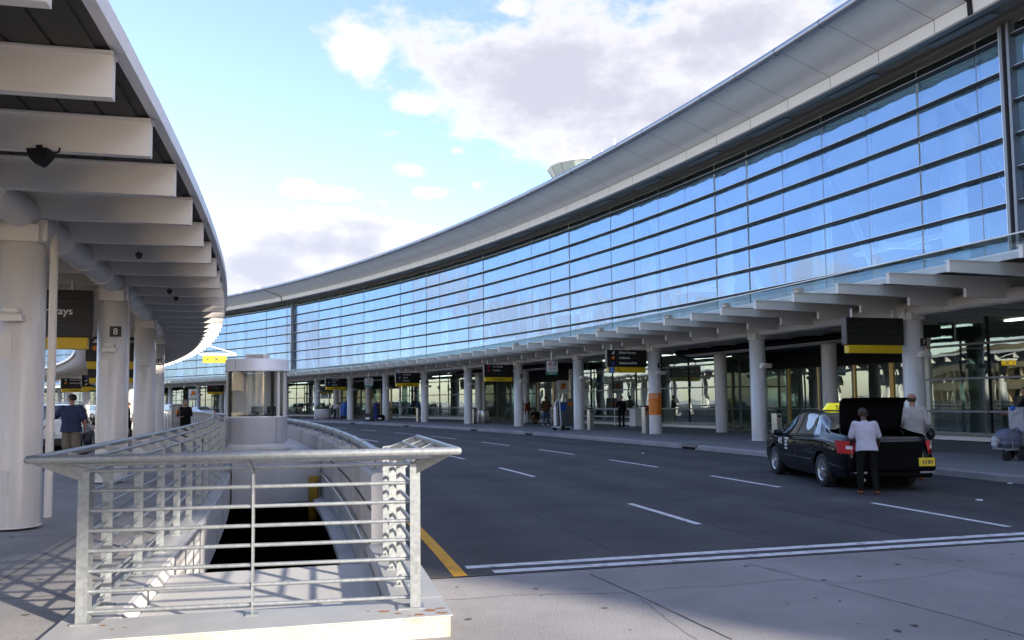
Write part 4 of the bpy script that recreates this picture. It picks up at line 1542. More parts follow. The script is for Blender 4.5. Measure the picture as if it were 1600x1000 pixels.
for a, b in zip(per, per[1:] + per[:1]):
    mb.f.append([a, b, b + K_, a + K_]); mb.m.append(0); mb.s.append(False)
lid = mb.build('boot_lid', ['black_paint', 'car_black'], taxi, False, fix=True)
lid['label'] = 'open boot lid standing upright'
mb = MB()
mb.tube([lidpt(.02, .0, -.03), lidpt(.0, -.03, -.05) + Vector((0, -.1, -.1)), Vector((-.56, -1.7, .9))], .012, 6)
mb.build('lid_hinge', 'black', taxi, False)
mb = MB()
mb.tube([lidpt(.02, 1, -.03), lidpt(.0, 1.03, -.05) + Vector((0, -.1, -.1)), Vector((.56, -1.7, .9))], .012, 6)
mb.build('lid_hinge', 'black', taxi, False)
# lamps wrap round the corners
for s in (-1, 1):
    mb = MB()
    for i in range(11):
        for j in range(9):
            f, g = i / 10, j / 8
            ang = -.55 + 1.75 * f            # from the rear face round to the side
            zz = .70 + .235 * g
            if f < .5: zz -= .02 * (0.5 - f)
            y = -2.405 + .42 * max(0, f - .38) / .62 * (1 - .25 * (1 - g))
            xx = min(.90, .64 + .05 * (1 - g) + .26 * min(1, f / .45))
            w_ = interp(sedan.plan, max(y, -2.41)) * sedan.W / 2
            xx = min(xx, w_ * .992) + (.012 if f > .4 else 0)
            z2 = zz + (.0 if f < .8 else 0)
            yy = y - (.018 if f <= .45 else .0)
            mb.v.append((s * xx, yy, z2))
    for i in range(10):
        for j in range(8):
            a = i * 9 + j
            mb.f.append([a, a + 1, a + 10, a + 9]); mb.m.append(1 if (3 <= j <= 4 and 1 <= i <= 4) else 0); mb.s.append(True)
    mb.build('tail_lamp', ['tail_red', 'lamp_white'], taxi, False)
    mb = MB(); mb.box((s * .985, .78, .98), (.19, .09, .13), 0, None, .035); mb.box((s * .90, .80, .94), (.10, .05, .04)); mb.build('door_mirror', 'black_paint', taxi, False)
    for y in (.12, -.84):
        mb = MB(); mb.box((s * .893, y, .815), (.035, .20, .03), 0, None, .012); mb.build('door_handle', 'black_paint', taxi, False)
    for y in (1.02, .03, -.92):
        pass
mb = MB()
for s in (-1, 1):
    for y in (1.04, .02, -.88):              # door shut lines
        for i in range(10):
            t0, t1 = .06 + .39 * i / 10, .06 + .39 * (i + 1) / 10
            if y < -.5 and t0 < .22: continue
            p, q = sedan.pt(y, t0), sedan.pt(y, t1)
            mb.add([(s * (p.x + .002), y - .004, p.z), (s * (p.x + .002), y + .004, p.z), (s * (q.x + .002), y + .004, q.z), (s * (q.x + .002), y - .004, q.z)], [(0, 1, 2, 3)])
mb.build('door_gap', 'joint', taxi, False)
mb = MB()
for s in (-1, 1):
    mb.tube([Vector((s * (sedan.pt(y, .445).x + .004), y, sedan.pt(y, .445).z + .008)) for y in [-1.2 + 2.2 * i / 20 for i in range(21)]], .006, 6)
    mb.tube([Vector((s * (sedan.pt(y, .17).x + .006), y, .50)) for y in [-.88 + 1.75 * i / 12 for i in range(13)]], .014, 6)
mb.build('side_trim', 'black_paint', taxi, False)
mb = MB(); mb.box((0, -2.422, .735), (1.15, .03, .36), 0, None, .01); mb.build('rear_panel', 'car_black', taxi, False)
mb = MB(); mb.box((0, -2.43, .50), (1.62, .10, .26), 0, None, .05); mb.box((0, -2.40, .32), (1.5, .12, .12), 0, None, .03); mb.build('rear_bumper', 'car_black', taxi, False)
for s in (-1, 1):
    mb = MB(); mb.box((s * .62, -2.478, .36), (.26, .012, .035)); mb.build('reflector', 'chrome' if s > 0 else 'chrome', taxi, False)
mb = MB(); mb.box((.62, -2.489, .545), (.30, .012, .155), 0, None, .005); pl = mb.build('number_plate', 'plate', taxi, False)
mb = MB(); mb.box((.55, -2.497, .545), (.02, .004, .07)); mb.box((.60, -2.497, .545), (.02, .004, .07)); mb.box((.66, -2.497, .545), (.035, .004, .07)); mb.box((.71, -2.497, .545), (.02, .004, .07)); mb.build('plate_number', 'joint', taxi, False)
mb = MB()
mb.prism([(-.34, 0), (.34, 0), (.22, .155), (-.22, .155)], .16, 0, Matrix.Translation((-.02, -.25, 1.468)))
mb.box((-.02, -.25, 1.472), (.74, .24, .02), 1)
mb.build('roof_sign', ['taxi_yellow', 'black'], taxi, False)
put_text('TAXI', .10, taxi, -.02, -.335, 1.50, 'black', 'CENTER', .004)
tm_ = Matrix.Rotation(-PI / 2, 4, 'Z')
for (tx_, sz, y, z) in (('492', .17, 1.02, .74), ('AIRPORT', .062, .60, .84), ('TAXI', .062, .60, .77), ('LIMO', .062, .60, .70), ('24 HR', .05, .60, .63)):
    me = text_mesh(tx_, sz, 'LEFT', .003)
    me.transform(Matrix.Rotation(PI / 2, 4, 'X')); me.transform(tm_)
    me.transform(Matrix.Translation((-.902, y, z)))
    me.materials.clear(); me.materials.append(M['sign_text'])
    link('door_lettering', me, taxi)
mb = MB(); mb.box((-.70, -2.30, .45), (.04, .10, .08)); mb.tube([(-.55, -2.38, .23), (-.55, -2.50, .23)], .03, 10); mb.build('exhaust', 'chrome', taxi, False)

van = CarShape(4.7, 1.92,
    roof=[(-2.35, .75), (-2.33, 1.20), (-2.22, 1.62), (-2.0, 1.77), (-1, 1.82), (.3, 1.80), (.8, 1.62), (1.35, 1.16), (1.6, 1.08), (2.1, .98), (2.3, .82), (2.36, .55)],
    belt=[(-2.35, .72), (-2.33, 1.02), (-1, 1.04), (.6, 1.0), (1.3, .98), (1.6, .96), (2.1, .88), (2.3, .78), (2.36, .5)],
    plan=[(-2.35, .90), (-2.28, .95), (-1.6, 1.0), (1.2, 1.0), (1.9, .96), (2.2, .88), (2.36, .75)],
    wtop=[(-2.35, .90), (-2.25, .84), (-2, .80), (0, .78), (.8, .78), (1.4, .86), (2.36, .75)],
    zlow=[(-2.35, .38), (-2.1, .28), (0, .24), (2.1, .28), (2.36, .34)])
van_w = [('side_window', (1.1, .55), (.15, .15), .475, .725, 0, 'car_glass_dark'), ('side_window', (.06, .06), (-.95, -.95), .475, .725, 0, 'car_glass_dark'), ('side_window', (-1.05, -1.05), (-2.12, -2.0), .475, .725, 0, 'car_glass_dark')]
def add_rear(c, sh, lampz, lit=False, plate='sign_white'):
    screen(c, sh, 'rear_window', sh.roof[1][0] + .012, sh.roof[3][0] - .03, .62)
    screen(c, sh, 'windscreen', 1.3 if sh is van else 1.17, .5 if sh is van else .33, .66)
    for s in (-1, 1):
        mb = MB(); mb.box((s * (sh.W / 2 - .12), sh.roof[0][0] - .01, lampz), (.17, .08, .30), 0, None, .03); mb.build('tail_lamp', 'tail_lit' if lit and s < 0 else 'tail_red', c, False)
        mb = MB(); mb.box((s * (sh.W / 2 + .08), .85, 1.05), (.17, .09, .15), 0, None, .03); mb.build('door_mirror', 'black', c, False)
    mb = MB(); mb.box((0, sh.roof[0][0] - .05, .50), (sh.W * .9, .12, .22), 0, None, .04); mb.build('rear_bumper', 'black', c, False)
    mb = MB(); mb.box((0, sh.roof[0][0] - .06, .80), (.34, .02, .14)); mb.build('number_plate', plate, c, False)
hd = .36
suv = car('white_minivan', 'white minivan with a roof rack and lit brake light beside the man in navy', 'van', P(160.75, .402, 0), hd, 'white_paint', van, (-1.35, 1.45), .35, wins=van_w, black_low=.78)
add_rear(suv, van, 1.05)
mb = MB(); mb.box((-.55, -2.24, 1.66), (.34, .05, .07)); mb.build('brake_light', 'tail_lit', suv, False)
mb = MB()
for s in (-1, 1):
    mb.tube([(s * .66, -1.7, 1.80), (s * .66, -1.65, 1.88), (s * .66, .1, 1.88), (s * .66, .2, 1.80)], .02, 6)
for y in (-1.3, -.3): mb.box((0, y, 1.88), (1.34, .05, .03))
mb.build('roof_rack', 'alu', suv, False)
s2 = car('dark_hatchback', 'dark car standing beyond the white minivan at the island kerb', 'car', P(160.4, .452, 0), .45, 'black_paint', van, (-1.35, 1.45), .35, wins=van_w, detail=False)
add_rear(s2, van, 1.05)
cars = [('white_saloon', 'silver white saloon on the far bend of the road just left of the booth', 'silver_paint', sedan, 180.3, .772, side_wins, .93),
        ('dark_van', 'dark people carrier on the far bend behind the white saloon', 'black_paint', van, 180.1, .815, van_w, 1.05),
        ('white_van', 'white van on the far bend just left of the dark people carrier', 'white_paint', van, 178.7, .835, van_w, 1.05),
        ('white_van', 'white van on the far bend behind the woman in black', 'white_paint', van, 178.2, .79, van_w, 1.05),
        ('white_van', 'farthest white van on the bend, half hidden by the island columns', 'white_paint', van, 177.6, .90, van_w, 1.05)]
for (nm, lb, pt_, sh, R, a, w_, lz) in cars:
    c = car(nm, lb, 'car' if sh is sedan else 'van', P(R, a, 0), a, pt_, sh, (-1.34, 1.36), .33, 'vehicles on the far bend of the road', wins=w_, detail=False)
    if sh is van: add_rear(c, sh, lz)
    else:
        screen(c, sh, 'rear_window', -1.50, -.72, .66); screen(c, sh, 'windscreen', 1.17, .33, .66)
        for s in (-1, 1):
            mb = MB(); mb.box((s * .72, -2.40, .82), (.28, .06, .16), 0, None, .02); mb.build('tail_lamp', 'tail_red', c, False)
# ------------------------------------------------------------------ people
M['skin_light'] = mat('skin_light', (0.46, 0.25, 0.17), 0.55)
M['skin_tan'] = mat('skin_tan', (0.30, 0.15, 0.09), 0.55)
M['skin_dark'] = mat('skin_dark', (0.09, 0.045, 0.03), 0.5)
M['hair_dark'] = mat('hair_dark', (0.018, 0.013, 0.010), 0.6)
M['hair_grey'] = mat('hair_grey', (0.22, 0.20, 0.18), 0.7)
M['hair_brown'] = mat('hair_brown', (0.06, 0.035, 0.02), 0.6)
M['lips'] = mat('lips', (0.30, 0.11, 0.09), 0.5)
M['eye'] = mat('eye', (0.02, 0.015, 0.012), 0.2)
def cloth(name, c):
    M[name] = mat(name, c, 0.9, 0, 0.14, 9, 0.9, 9, 0.2)
for n_, c_ in (('shirt_lilac', (.46, .45, .53)), ('jacket_beige', (.37, .34, .315)), ('shirt_navy', (.045, .055, .115)), ('shorts_khaki', (.20, .175, .13)), ('cloth_black', (.006, .006, .007)), ('jeans', (.045, .075, .15)), ('cloth_brown', (.12, .05, .025)), ('cloth_red', (.16, .03, .02)), ('dress_blue', (.035, .04, .14)), ('cloth_white', (.65, .65, .65)), ('cloth_grey', (.2, .2, .22)), ('shoe_white', (.6, .6, .6)), ('shoe_brown', (.16, .06, .03)), ('trouser_blue', (.035, .055, .085))):
    cloth(n_, c_)

def person(name, label, loc, rz, h, mats, pose=None, lean=0.0, hair='short', fine=False, group=None, skirt=False, jacket=False, sleeves='short', legs='long', broad=1.0, headturn=0.0, nod=0.0, extra=None):
    """mats: skin, top, bottom, shoes, hair; body faces local +y; one continuous remeshed surface"""
    pose = pose or {}
    S = h / 1.75
    J = dict(pelvis=(0, 0, .95), waist=(0, 0, 1.08), chest=(0, .0, 1.28), yoke=(0, -.01, 1.41), neck=(0, -.005, 1.49), head=(0, .015, 1.63),
             ls=(-.185, -.01, 1.42), rs=(.185, -.01, 1.42), le=(-.235, -.03, 1.13), re=(.235, -.03, 1.13), lw=(-.25, .03, .88), rw=(.25, .03, .88),
             lh=(-.095, 0, .92), rh=(.095, 0, .92), lk=(-.105, .02, .50), rk=(.105, .02, .50), la=(-.11, -.02, .08), ra=(.11, -.02, .08))
    upper = ('waist', 'chest', 'yoke', 'neck', 'head', 'ls', 'rs', 'le', 're', 'lw', 'rw')
    J = {k: Vector(v) for k, v in J.items()}
    Rl = Matrix.Rotation(-lean, 3, 'X')
    pv = J['pelvis'].copy()
    for k in upper: J[k] = pv + Rl @ (J[k] - pv)
    for k, v in pose.items(): J[k] = Vector(v)
    prims = []                           # (a, b, ra, rb, material)
    mb = MB()
    def limb(a, b, ra, rb, mi, n=12):
        a, b = Vector(a), Vector(b)
        k = 5
        pts = [a.lerp(b, i / k) for i in range(k + 1)]
        d = (b - a)
        if d.length < 1e-5: return
        mb.tube(pts, ra, n, mi, True, rb)
        mb.ball(a, ra, 6, mi); mb.ball(b, rb, 6, mi)
        prims.append((a, b, ra, rb, mi))
    def loft(rings, mi, n=20):
        vs = []
        for (c, rx, ry, tilt) in rings:
            Rt = Matrix.Rotation(-tilt, 3, 'X')
            for j in range(n):
                t = 2 * PI * j / n
                ex = 2.4
                cx_, sx_ = cos(t), sin(t)
                q = (abs(cx_) ** ex + abs(sx_) ** ex) ** (-1 / ex)
                vs.append(Vector(c) + Rt @ Vector((rx * cx_ * q, ry * sx_ * q, 0)))
        k = len(rings)
        fs = [(i * n + j, i * n + (j + 1) % n, (i + 1) * n + (j + 1) % n, (i + 1) * n + j) for i in range(k - 1) for j in range(n)]
        fs.append(list(range(n))[::-1]); fs.append([(k - 1) * n + j for j in range(n)])
        mb.add(vs, fs, mi)
        for i in range(k - 1):
            prims.append((Vector(rings[i][0]), Vector(rings[i + 1][0]), (rings[i][1] + rings[i][2]) / 2 * 1.0, (rings[i + 1][1] + rings[i + 1][2]) / 2, mi, rings[i][1], rings[i][2]))
    SK, TP, BT, SH, LP, EY = 0, 1, 2, 3, 4, 5
    w = broad
    # torso
    hem = pv + Rl @ (Vector((0, 0, .80 if jacket else .86)) - pv)
    k_ = 1.08 if jacket else 1.0
    loft([(hem, .195 * w * k_, .145 * w, lean), (J['pelvis'] + Vector((0, 0, .0)), .19 * w * k_, .14 * w, lean), (J['waist'], .170 * w * k_, .125 * w, lean), (J['chest'], .195 * w * k_, .135 * w, lean), (J['yoke'], .165 * w, .105, lean), (J['yoke'].lerp(J['neck'], .6), .085, .075, lean), (J['neck'], .062, .062, lean)], TP)
    # neck and head
    hd_ = J['head']
    limb(J['neck'] - (J['neck'] - hd_).normalized() * -.0, hd_ - Vector((0, .01, .06)), .056, .052, SK)
    Hm = Matrix.Translation(hd_) @ Matrix.Rotation(headturn, 4, 'Z') @ Matrix.Rotation(-nod, 4, 'X')
    def hp(x, y, z): return Hm @ Vector((x, y, z))
    limb(hp(0, -.022, .035), hp(0, .018, .03), .088, .082, SK)
    limb(hp(0, .02, .0), hp(0, .035, -.065), .070, .046, SK)
    limb(hp(0, .088, .012), hp(0, .108, -.022), .010, .015, SK)         # nose
    limb(hp(-.02, .078, -.056), hp(.02, .078, -.056), .011, .011, LP)
    for s in (-1, 1):
        limb(hp(s * .083, -.008, .012), hp(s * .086, -.014, -.018), .016, .012, SK)   # ears
        limb(hp(s * .033, .088, .018), hp(s * .035, .088, .018), .013, .013, EY)
    # arms
    for s, a in ((-1, 'l'), (1, 'r')):
        sh, el, wr = J[a + 's'], J[a + 'e'], J[a + 'w']
        limb(J['yoke'] + Vector((s * .05, 0, -.02)), sh, .074, .068 * w, TP)
        if sleeves == 'short':
            m_ = sh.lerp(el, .78)
            limb(sh, m_, .070 * w, .068 * w, TP)
            limb(m_.lerp(sh, .1), el, .047, .042, SK)
            limb(el, wr, .043, .030, SK)
        elif sleeves == 'none':
            limb(sh, el, .052, .042, SK); limb(el, wr, .042, .029, SK)
        else:
            limb(sh, el, .074 * w, .060, TP); limb(el, wr, .060, .047, TP)
        # hand with fingers
        d = (wr - el).normalized()
        side = d.cross(Vector((0, 1, 0)))
        if side.length < .3: side = d.cross(Vector((1, 0, 0)))
        side.normalize()
        nrm = side.cross(d).normalized()
        if s < 0: nrm = nrm
        palm = wr + d * .085
        spread = nrm
        for q in range(4):
            f0 = wr + d * .015 + spread * (q - 1.5) * .012
            f1 = palm + spread * (q - 1.5) * .021
            limb(f0, f1, .015, .0135, SK, 8)
            if fine:
                ln = (.070, .080, .074, .056)[q]
                curl = side * (.35 * -s)
                k1 = f1 + (d + curl * .3).normalized() * ln * .55
                k2 = k1 + (d + curl * 1.2).normalized() * ln * .45
                limb(f1, k1, .0098, .0092, SK, 8); limb(k1, k2, .0092, .0085, SK, 8)
            else:
                limb(f1, f1 + d * .06, .012, .010, SK, 8)
        tb_ = wr + d * .03 + spread * .022
        limb(tb_, tb_ + (d * .7 + spread * .7).normalized() * .05, .0125, .0105, SK, 8)
    # hips and legs
    for s, a in ((-1, 'l'), (1, 'r')):
        hp_, kn, an = J[a + 'h'], J[a + 'k'], J[a + 'a']
        limb(J['pelvis'] - Vector((0, 0, .02)), hp_, .11, .105, BT)
        if legs == 'long':
            limb(hp_, kn, .100, .072, BT); limb(kn, an + Vector((0, 0, .02)), .072, .058, BT)
        elif legs == 'shorts':
            m_ = hp_.lerp(kn, .95)
            limb(hp_, m_, .112, .108, BT)
            limb(m_, kn, .056, .054, SK); limb(kn, an, .058, .038, SK)
        else:
            limb(hp_, kn, .08, .055, SK); limb(kn, an, .055, .036, SK)
        to = pose.get(a + 't')
        fw = Vector((s * .03, 1, 0)).normalized() if to is None else Vector(to)
        heel = an + Vector((0, -.025, -.035)) if to is None else an + Vector((0, 0, -.03)) - fw * .03
        limb(an, heel, .045, .042, SH)
        limb(heel, heel + fw * .12 + Vector((0, 0, -.002)), .042, .043, SH)
        limb(heel + fw * .12, heel + fw * .19 + Vector((0, 0, -.008)), .043, .032, SH)
    if skirt:
        zk = .38 if skirt is True else skirt
        mid_ = (J['la'] + J['ra']) / 2
        loft([((mid_.x, mid_.y, zk), .22, .18, 0), ((mid_.x * .5, mid_.y * .5, .65), .20, .16, 0), (J['pelvis'], .19, .14, 0), (J['waist'], .15, .115, lean)], BT)
    if extra: extra(limb, loft, J, hp)
    me = mb.mesh(name, ['eye'] * 6)
    tmp = bpy.data.objects.new('body', me)
    COL.objects.link(tmp)
    r = tmp.modifiers.new('r', 'REMESH'); r.mode = 'VOXEL'; r.voxel_size = .0085 if fine else .014; r.use_smooth_shade = True
    sm_ = tmp.modifiers.new('s', 'SMOOTH'); sm_.factor = .5; sm_.iterations = 3 if fine else 2
    dg = bpy.context.evaluated_depsgraph_get()
    me2 = bpy.data.meshes.new_from_object(tmp.evaluated_get(dg))
    bpy.data.objects.remove(tmp); bpy.data.meshes.remove(me)
    me2.materials.clear()
    for k in (mats[0], mats[1], mats[2], mats[3], 'lips', 'eye'): me2.materials.append(M[k])
    PR = []
    for p in prims:
        a, b, ra, rb, mi = p[:5]
        d = b - a
        PR.append((a, d, max(d.length_squared, 1e-9), ra, rb, mi, p[5:] ))
    for poly in me2.polygons:
        c = poly.center
        best, bm_ = 1e9, 0
        for (a, d, l2, ra, rb, mi, el) in PR:
            t = max(0, min(1, (c - a).dot(d) / l2))
            q = c - (a + d * t)
            if el:
                rx, ry = el
                e = math.sqrt((q.x / rx) ** 2 + (q.y / ry) ** 2 + (q.z / .05) ** 2 * .0)
                dd = (e - 1) * min(rx, ry)
                if abs(q.dot(d)) > 1e-6 and (t <= 0 or t >= 1): dd = max(dd, q.length - .03)
            else:
                dd = q.length - (ra + (rb - ra) * t)
            if dd < best: best, bm_ = dd, mi
        poly.material_index = bm_
        poly.use_smooth = True
    me2.name = 'body'
    me2.transform(Matrix.Scale(S, 4))
    root = thing(name, label, 'person', loc, rz, group)
    link('body', me2, root)
    if hair:
        hb = MB()
        n1, n2 = 14, 26
        rx, ry, rz_ = .0905, .108, .099
        vs, keep = [], {}
        for i in range(n1 + 1):
            for j in range(n2):
                th, ph = PI * i / n1, 2 * PI * j / n2
                x, y, z = rx * sin(th) * cos(ph), ry * sin(th) * sin(ph), rz_ * cos(th)
                jit = 1 + random.uniform(-.025, .025)
                vs.append((x * jit, y * jit - .004, z * jit + .036))
        fs = []
        for i in range(n1):
            for j in range(n2):
                idx = (i * n2 + j, i * n2 + (j + 1) % n2, (i + 1) * n2 + (j + 1) % n2, (i + 1) * n2 + j)
                cy = sum(vs[k][1] for k in idx) / 4; cz = sum(vs[k][2] for k in idx) / 4
                if hair == 'short': ok = cz > .085 - .95 * max(0, -cy + .045) and cz > -.03
                elif hair == 'long': ok = cz > .085 - 2.5 * max(0, -cy + .05)
                else: ok = cz < .035 and cz > -.035 and cy < -.02   # balding: a fringe at the back
                if ok: fs.append(idx)
        hb.add(vs, fs, 0, True)
        if hair == 'long':
            hb.box((0, -.075, -.05), (.15, .06, .16), 0, None, .03)
        hm = hb.mesh('hair', mats[4])
        hm.transform(Hm)
        hm.transform(Matrix.Scale(S, 4))
        o = link('hair', hm, root)
        so = o.modifiers.new('s', 'SOLIDIFY'); so.thickness = .006
    return root

# the driver leaning to the boot: seen from behind
person('person', 'man in a pale lilac short sleeved shirt leaning into the open taxi boot', at(1351, 771, 0) + Vector((0, -.16, 0)), rad(-8), 1.55,
       ('skin_dark', 'shirt_lilac', 'cloth_black', 'shoe_brown', 'hair_dark'), fine=True, broad=1.10, lean=.22, nod=.45,
       pose=dict(re=(.29, .16, 1.12), rw=(.30, .32, .93), le=(-.26, .16, 1.12), lw=(-.20, .36, .98), lk=(-.12, .06, .50), rk=(.13, .02, .50), la=(-.13, .05, .08), ra=(.12, -.16, .10)))
def bald_extra(limb, loft, J, hp):
    pass
person('person', 'balding man in a beige jacket at the right rear corner of the taxi', at(1430, 750, 0), rad(-22), 1.80,
       ('skin_tan', 'jacket_beige', 'trouser_blue', 'shoe_brown', 'hair_brown'), fine=True, jacket=True, sleeves='long', hair='bald', broad=1.02, headturn=rad(-25), nod=.08,
       pose=dict(le=(-.27, -.08, 1.16), lw=(-.28, .04, .97), re=(.27, -.06, 1.15), rw=(.20, .12, 1.0)))
bg = MB()
bg.ball((0, 0, 0), .17, 12, 0, (.55, 1.2, .75)); bg.tube([(0, -.1, .10), (0, -.02, .19), (0, .1, .10)], .012, 6)
q = at(1430, 750, 0)
o = link('shoulder_bag', bg.mesh('shoulder_bag', 'black'), None, q + Vector((.42, .12, .95)), rad(-30))
tag(o, 'dark soft bag held under the right arm of the man in the beige jacket', 'bag')
# man by the minivan
person('person', 'dark haired man in a navy T-shirt and khaki shorts behind the white minivan', at(110, 731, .12), rad(14), 1.92,
       ('skin_light', 'shirt_navy', 'shorts_khaki', 'shoe_brown', 'hair_dark'), fine=True, broad=1.22, legs='shorts', headturn=rad(55), nod=.15,
       pose=dict(le=(-.40, .05, 1.19), lw=(-.60, .20, 1.02), re=(.30, -.02, 1.14), rw=(.27, .12, .92)))
# woman in black on the island pavement
wp = at(289, 695, .12)
person('person', 'grey haired woman in black looking down at her hands on the island pavement', wp, rad(170), 1.80,
       ('skin_light', 'cloth_black', 'cloth_black', 'cloth_black', 'hair_grey'), fine=True, broad=1.12, sleeves='long', nod=.65, lean=.03, skirt=.30,
       pose=dict(le=(-.28, .06, 1.16), lw=(-.10, .26, 1.12), re=(.28, .06, 1.16), rw=(.09, .28, 1.13), la=(-.10, .10, .08), ra=(.10, -.10, .08)))
bg = MB(); bg.box((0, 0, 0), (.28, .10, .24), 0, None, .04); bg.tube([(-.08, 0, .1), (.0, -.02, .55), (.12, .0, .62), (.1, 0, .1)], .014, 6)
o = link('handbag', bg.mesh('handbag', 'jacket_beige'), None, wp + Vector((-.26, -.24, 1.0)), rad(8)); tag(o, 'cream handbag hanging from the shoulder of the woman in black', 'bag')
bg = MB(); bg.box((0, 0, .33), (.40, .24, .50), 0, None, .05); bg.tube([(-.12, .1, .5), (-.12, .25, .95), (.12, .25, .95), (.12, .1, .5)], .012, 6)
for x in (-.15, .15): bg.lathe([(.04, -.02), (.04, .02)], (x, .05, .045), 10)
o = link('suitcase', bg.mesh('suitcase', 'black'), None, wp + Vector((.50, .35, 0)), rad(20)); tag(o, 'black wheeled suitcase pulled along behind the woman in black', 'suitcase')
# two people beyond the minivan
person('person', 'dark haired man in grey standing at the front of the white minivan', P(161.9, .428, 0), rad(60), 1.80, ('skin_light', 'cloth_grey', 'cloth_black', 'cloth_black', 'hair_dark'), headturn=.3)
person('person', 'person in black half hidden by the second island column, beyond the white minivan', P(162.9, .442, .12), rad(100), 1.78, ('skin_light', 'cloth_black', 'cloth_black', 'cloth_black', 'hair_dark'))
person('person', 'small distant figure with outstretched hand between the island column numbered 8 and the third column', P(163.1, .475, .12), rad(160), 1.75, ('skin_tan', 'cloth_white', 'cloth_black', 'cloth_black', 'hair_dark'), pose=dict(re=(.25, .2, 1.2), rw=(.30, .42, 1.2)))
# people on the terminal pavement
def tp(u, R): return atR(u, R, .15)
person('person', 'person in a dark suit standing by the shopfront left of the orange column', tp(971, 188.8), rad(160), 1.80, ('skin_light', 'cloth_black', 'cloth_black', 'cloth_black', 'hair_dark'), jacket=True, sleeves='long', headturn=-.5,
       pose=dict(re=(.25, .10, 1.17), rw=(.10, .25, 1.15)))
person('person', 'man in a brown jacket and blue jeans with his back turned by the pay machine', tp(853, 187.4), rad(20), 1.84, ('skin_tan', 'cloth_brown', 'jeans', 'shoe_white', 'hair_dark'), broad=1.15, sleeves='long',
       pose=dict(le=(-.32, -.02, 1.18), lw=(-.20, .16, 1.05), re=(.32, -.02, 1.18), rw=(.20, .16, 1.05), la=(-.17, 0, .08), ra=(.17, 0, .08)))
person('person', 'person in dark clothes crouching with a white bag beside the man in blue jeans', tp(838, 188.2), rad(120), 1.72, ('skin_tan', 'cloth_black', 'cloth_brown', 'cloth_black', 'hair_dark'), sleeves='short', nod=.5, lean=.0,
       pose=dict(pelvis=(0, -.1, .36), waist=(0, -.06, .50), chest=(0, .06, .68), yoke=(0, .14, .80), neck=(0, .17, .88), head=(0, .24, 1.0), ls=(-.18, .14, .80), rs=(.18, .14, .80), le=(-.22, .30, .60), re=(.22, .30, .60), lw=(-.1, .48, .45), rw=(.1, .48, .45), lh=(-.1, -.08, .34), rh=(.1, -.08, .34), lk=(-.15, .33, .48), rk=(.15, .33, .44), la=(-.14, .08, .08), ra=(.14, .08, .08)))
person('person', 'person in a dark red top half hidden by the column beside the crouching person', tp(823, 188.6), rad(200), 1.80, ('skin_tan', 'cloth_red', 'cloth_black', 'cloth_black', 'hair_dark'), sleeves='long')
person('person', 'woman in a long blue dress holding both hands up to her head at the kerb', tp(587, 184.0), rad(190), 1.82, ('skin_light', 'dress_blue', 'dress_blue', 'cloth_black', 'hair_brown'), sleeves='none', hair='long', skirt=.16, legs='bare',
       pose=dict(le=(-.40, .08, 1.62), re=(.40, .08, 1.62), lw=(-.20, .06, 1.78), rw=(.20, .06, 1.78)))
person('person', 'person in a white shirt bending over a blue cart beside the white planter', tp(523, 186.6), rad(-60), 1.80, ('skin_tan', 'cloth_white', 'cloth_black', 'cloth_black', 'hair_dark'), lean=.75, nod=.3, sleeves='long',
       pose=dict(lw=(-.18, .70, .85), rw=(.18, .70, .85), le=(-.24, .50, 1.0), re=(.24, .50, 1.0)))
person('person', 'person in black at the right edge of the picture, pushing a luggage trolley', tp(1606, 185.8), rad(40), 1.80, ('skin_tan', 'cloth_black', 'cloth_black', 'cloth_black', 'hair_dark'), sleeves='short', pose=dict(le=(-.30, .1, 1.2), lw=(-.20, .40, 1.10), re=(.28, .1, 1.2), rw=(.2, .4, 1.10)))
# ------------------------------------------------------------------ street furniture on the terminal pavement
def bin_post(label, loc, h=1.05):
    b = thing('ash_bin', label, 'bin', loc, phi_of(loc), 'slim steel ash bins beside the columns')
    mb = MB(); mb.box((0, 0, h / 2), (.24, .30, h), 0, None, .02); link('bin_body', mb.mesh('bin_body', 'stainless'), b)
    mb = MB(); mb.box((0, 0, h + .03), (.27, .33, .06), 0, None, .02); mb.box((0, -.155, h - .12), (.16, .012, .08)); mb.box((0, -.152, h * .5), (.01, .006, h * .7)); link('bin_lid', mb.mesh('bin_lid', 'black'), b)
    return b
def atc(u, v, z=.15): return at(u, v, z)
bin_post('slim steel ash bin with a black lid between the entrance column and the taxi', atR(1213, 185.2))
bin_post('slim dark steel ash bin standing against the orange banded column', atR(1008, 185.0), 1.25)
bin_post('slim pale steel ash bin right of the fifth column, near the luggage trolley', atR(922, 185.1), 1.1)
bin_post('slim steel ash bin beside the round bin, right of a column in mid distance', atR(741, 186.0))
bin_post('slim dark ash bin left of a column in the middle distance', atR(653.5, 185.4), 1.1)
bin_post('slim steel ash bin next to the column behind the woman in the blue dress', atR(609, 185.6))
rb = thing('round_bin', 'round fluted steel litter bin in front of the glass doors', 'bin', atR(755, 186.4))
mb = MB(); mb.lathe([(.36, 0), (.36, .06), (.38, .08), (.38, .86), (.36, .90), (.36, .92)], (0, 0, 0), 36)
for i in range(28):
    a = 2 * PI * i / 28
    mb.box((.382 * cos(a), .382 * sin(a), .47), (.012, .02, .74), 0, Matrix.Rotation(a, 3, 'Z'))
mb.build('bin_body', 'stainless', rb, False)
mb = MB(); mb.lathe([(.37, .92), (.37, .97), (.30, 1.0), (.18, 1.0), (.18, .96), (0, .96)], (0, 0, 0), 36); mb.build('bin_lid', 'frame', rb, False)
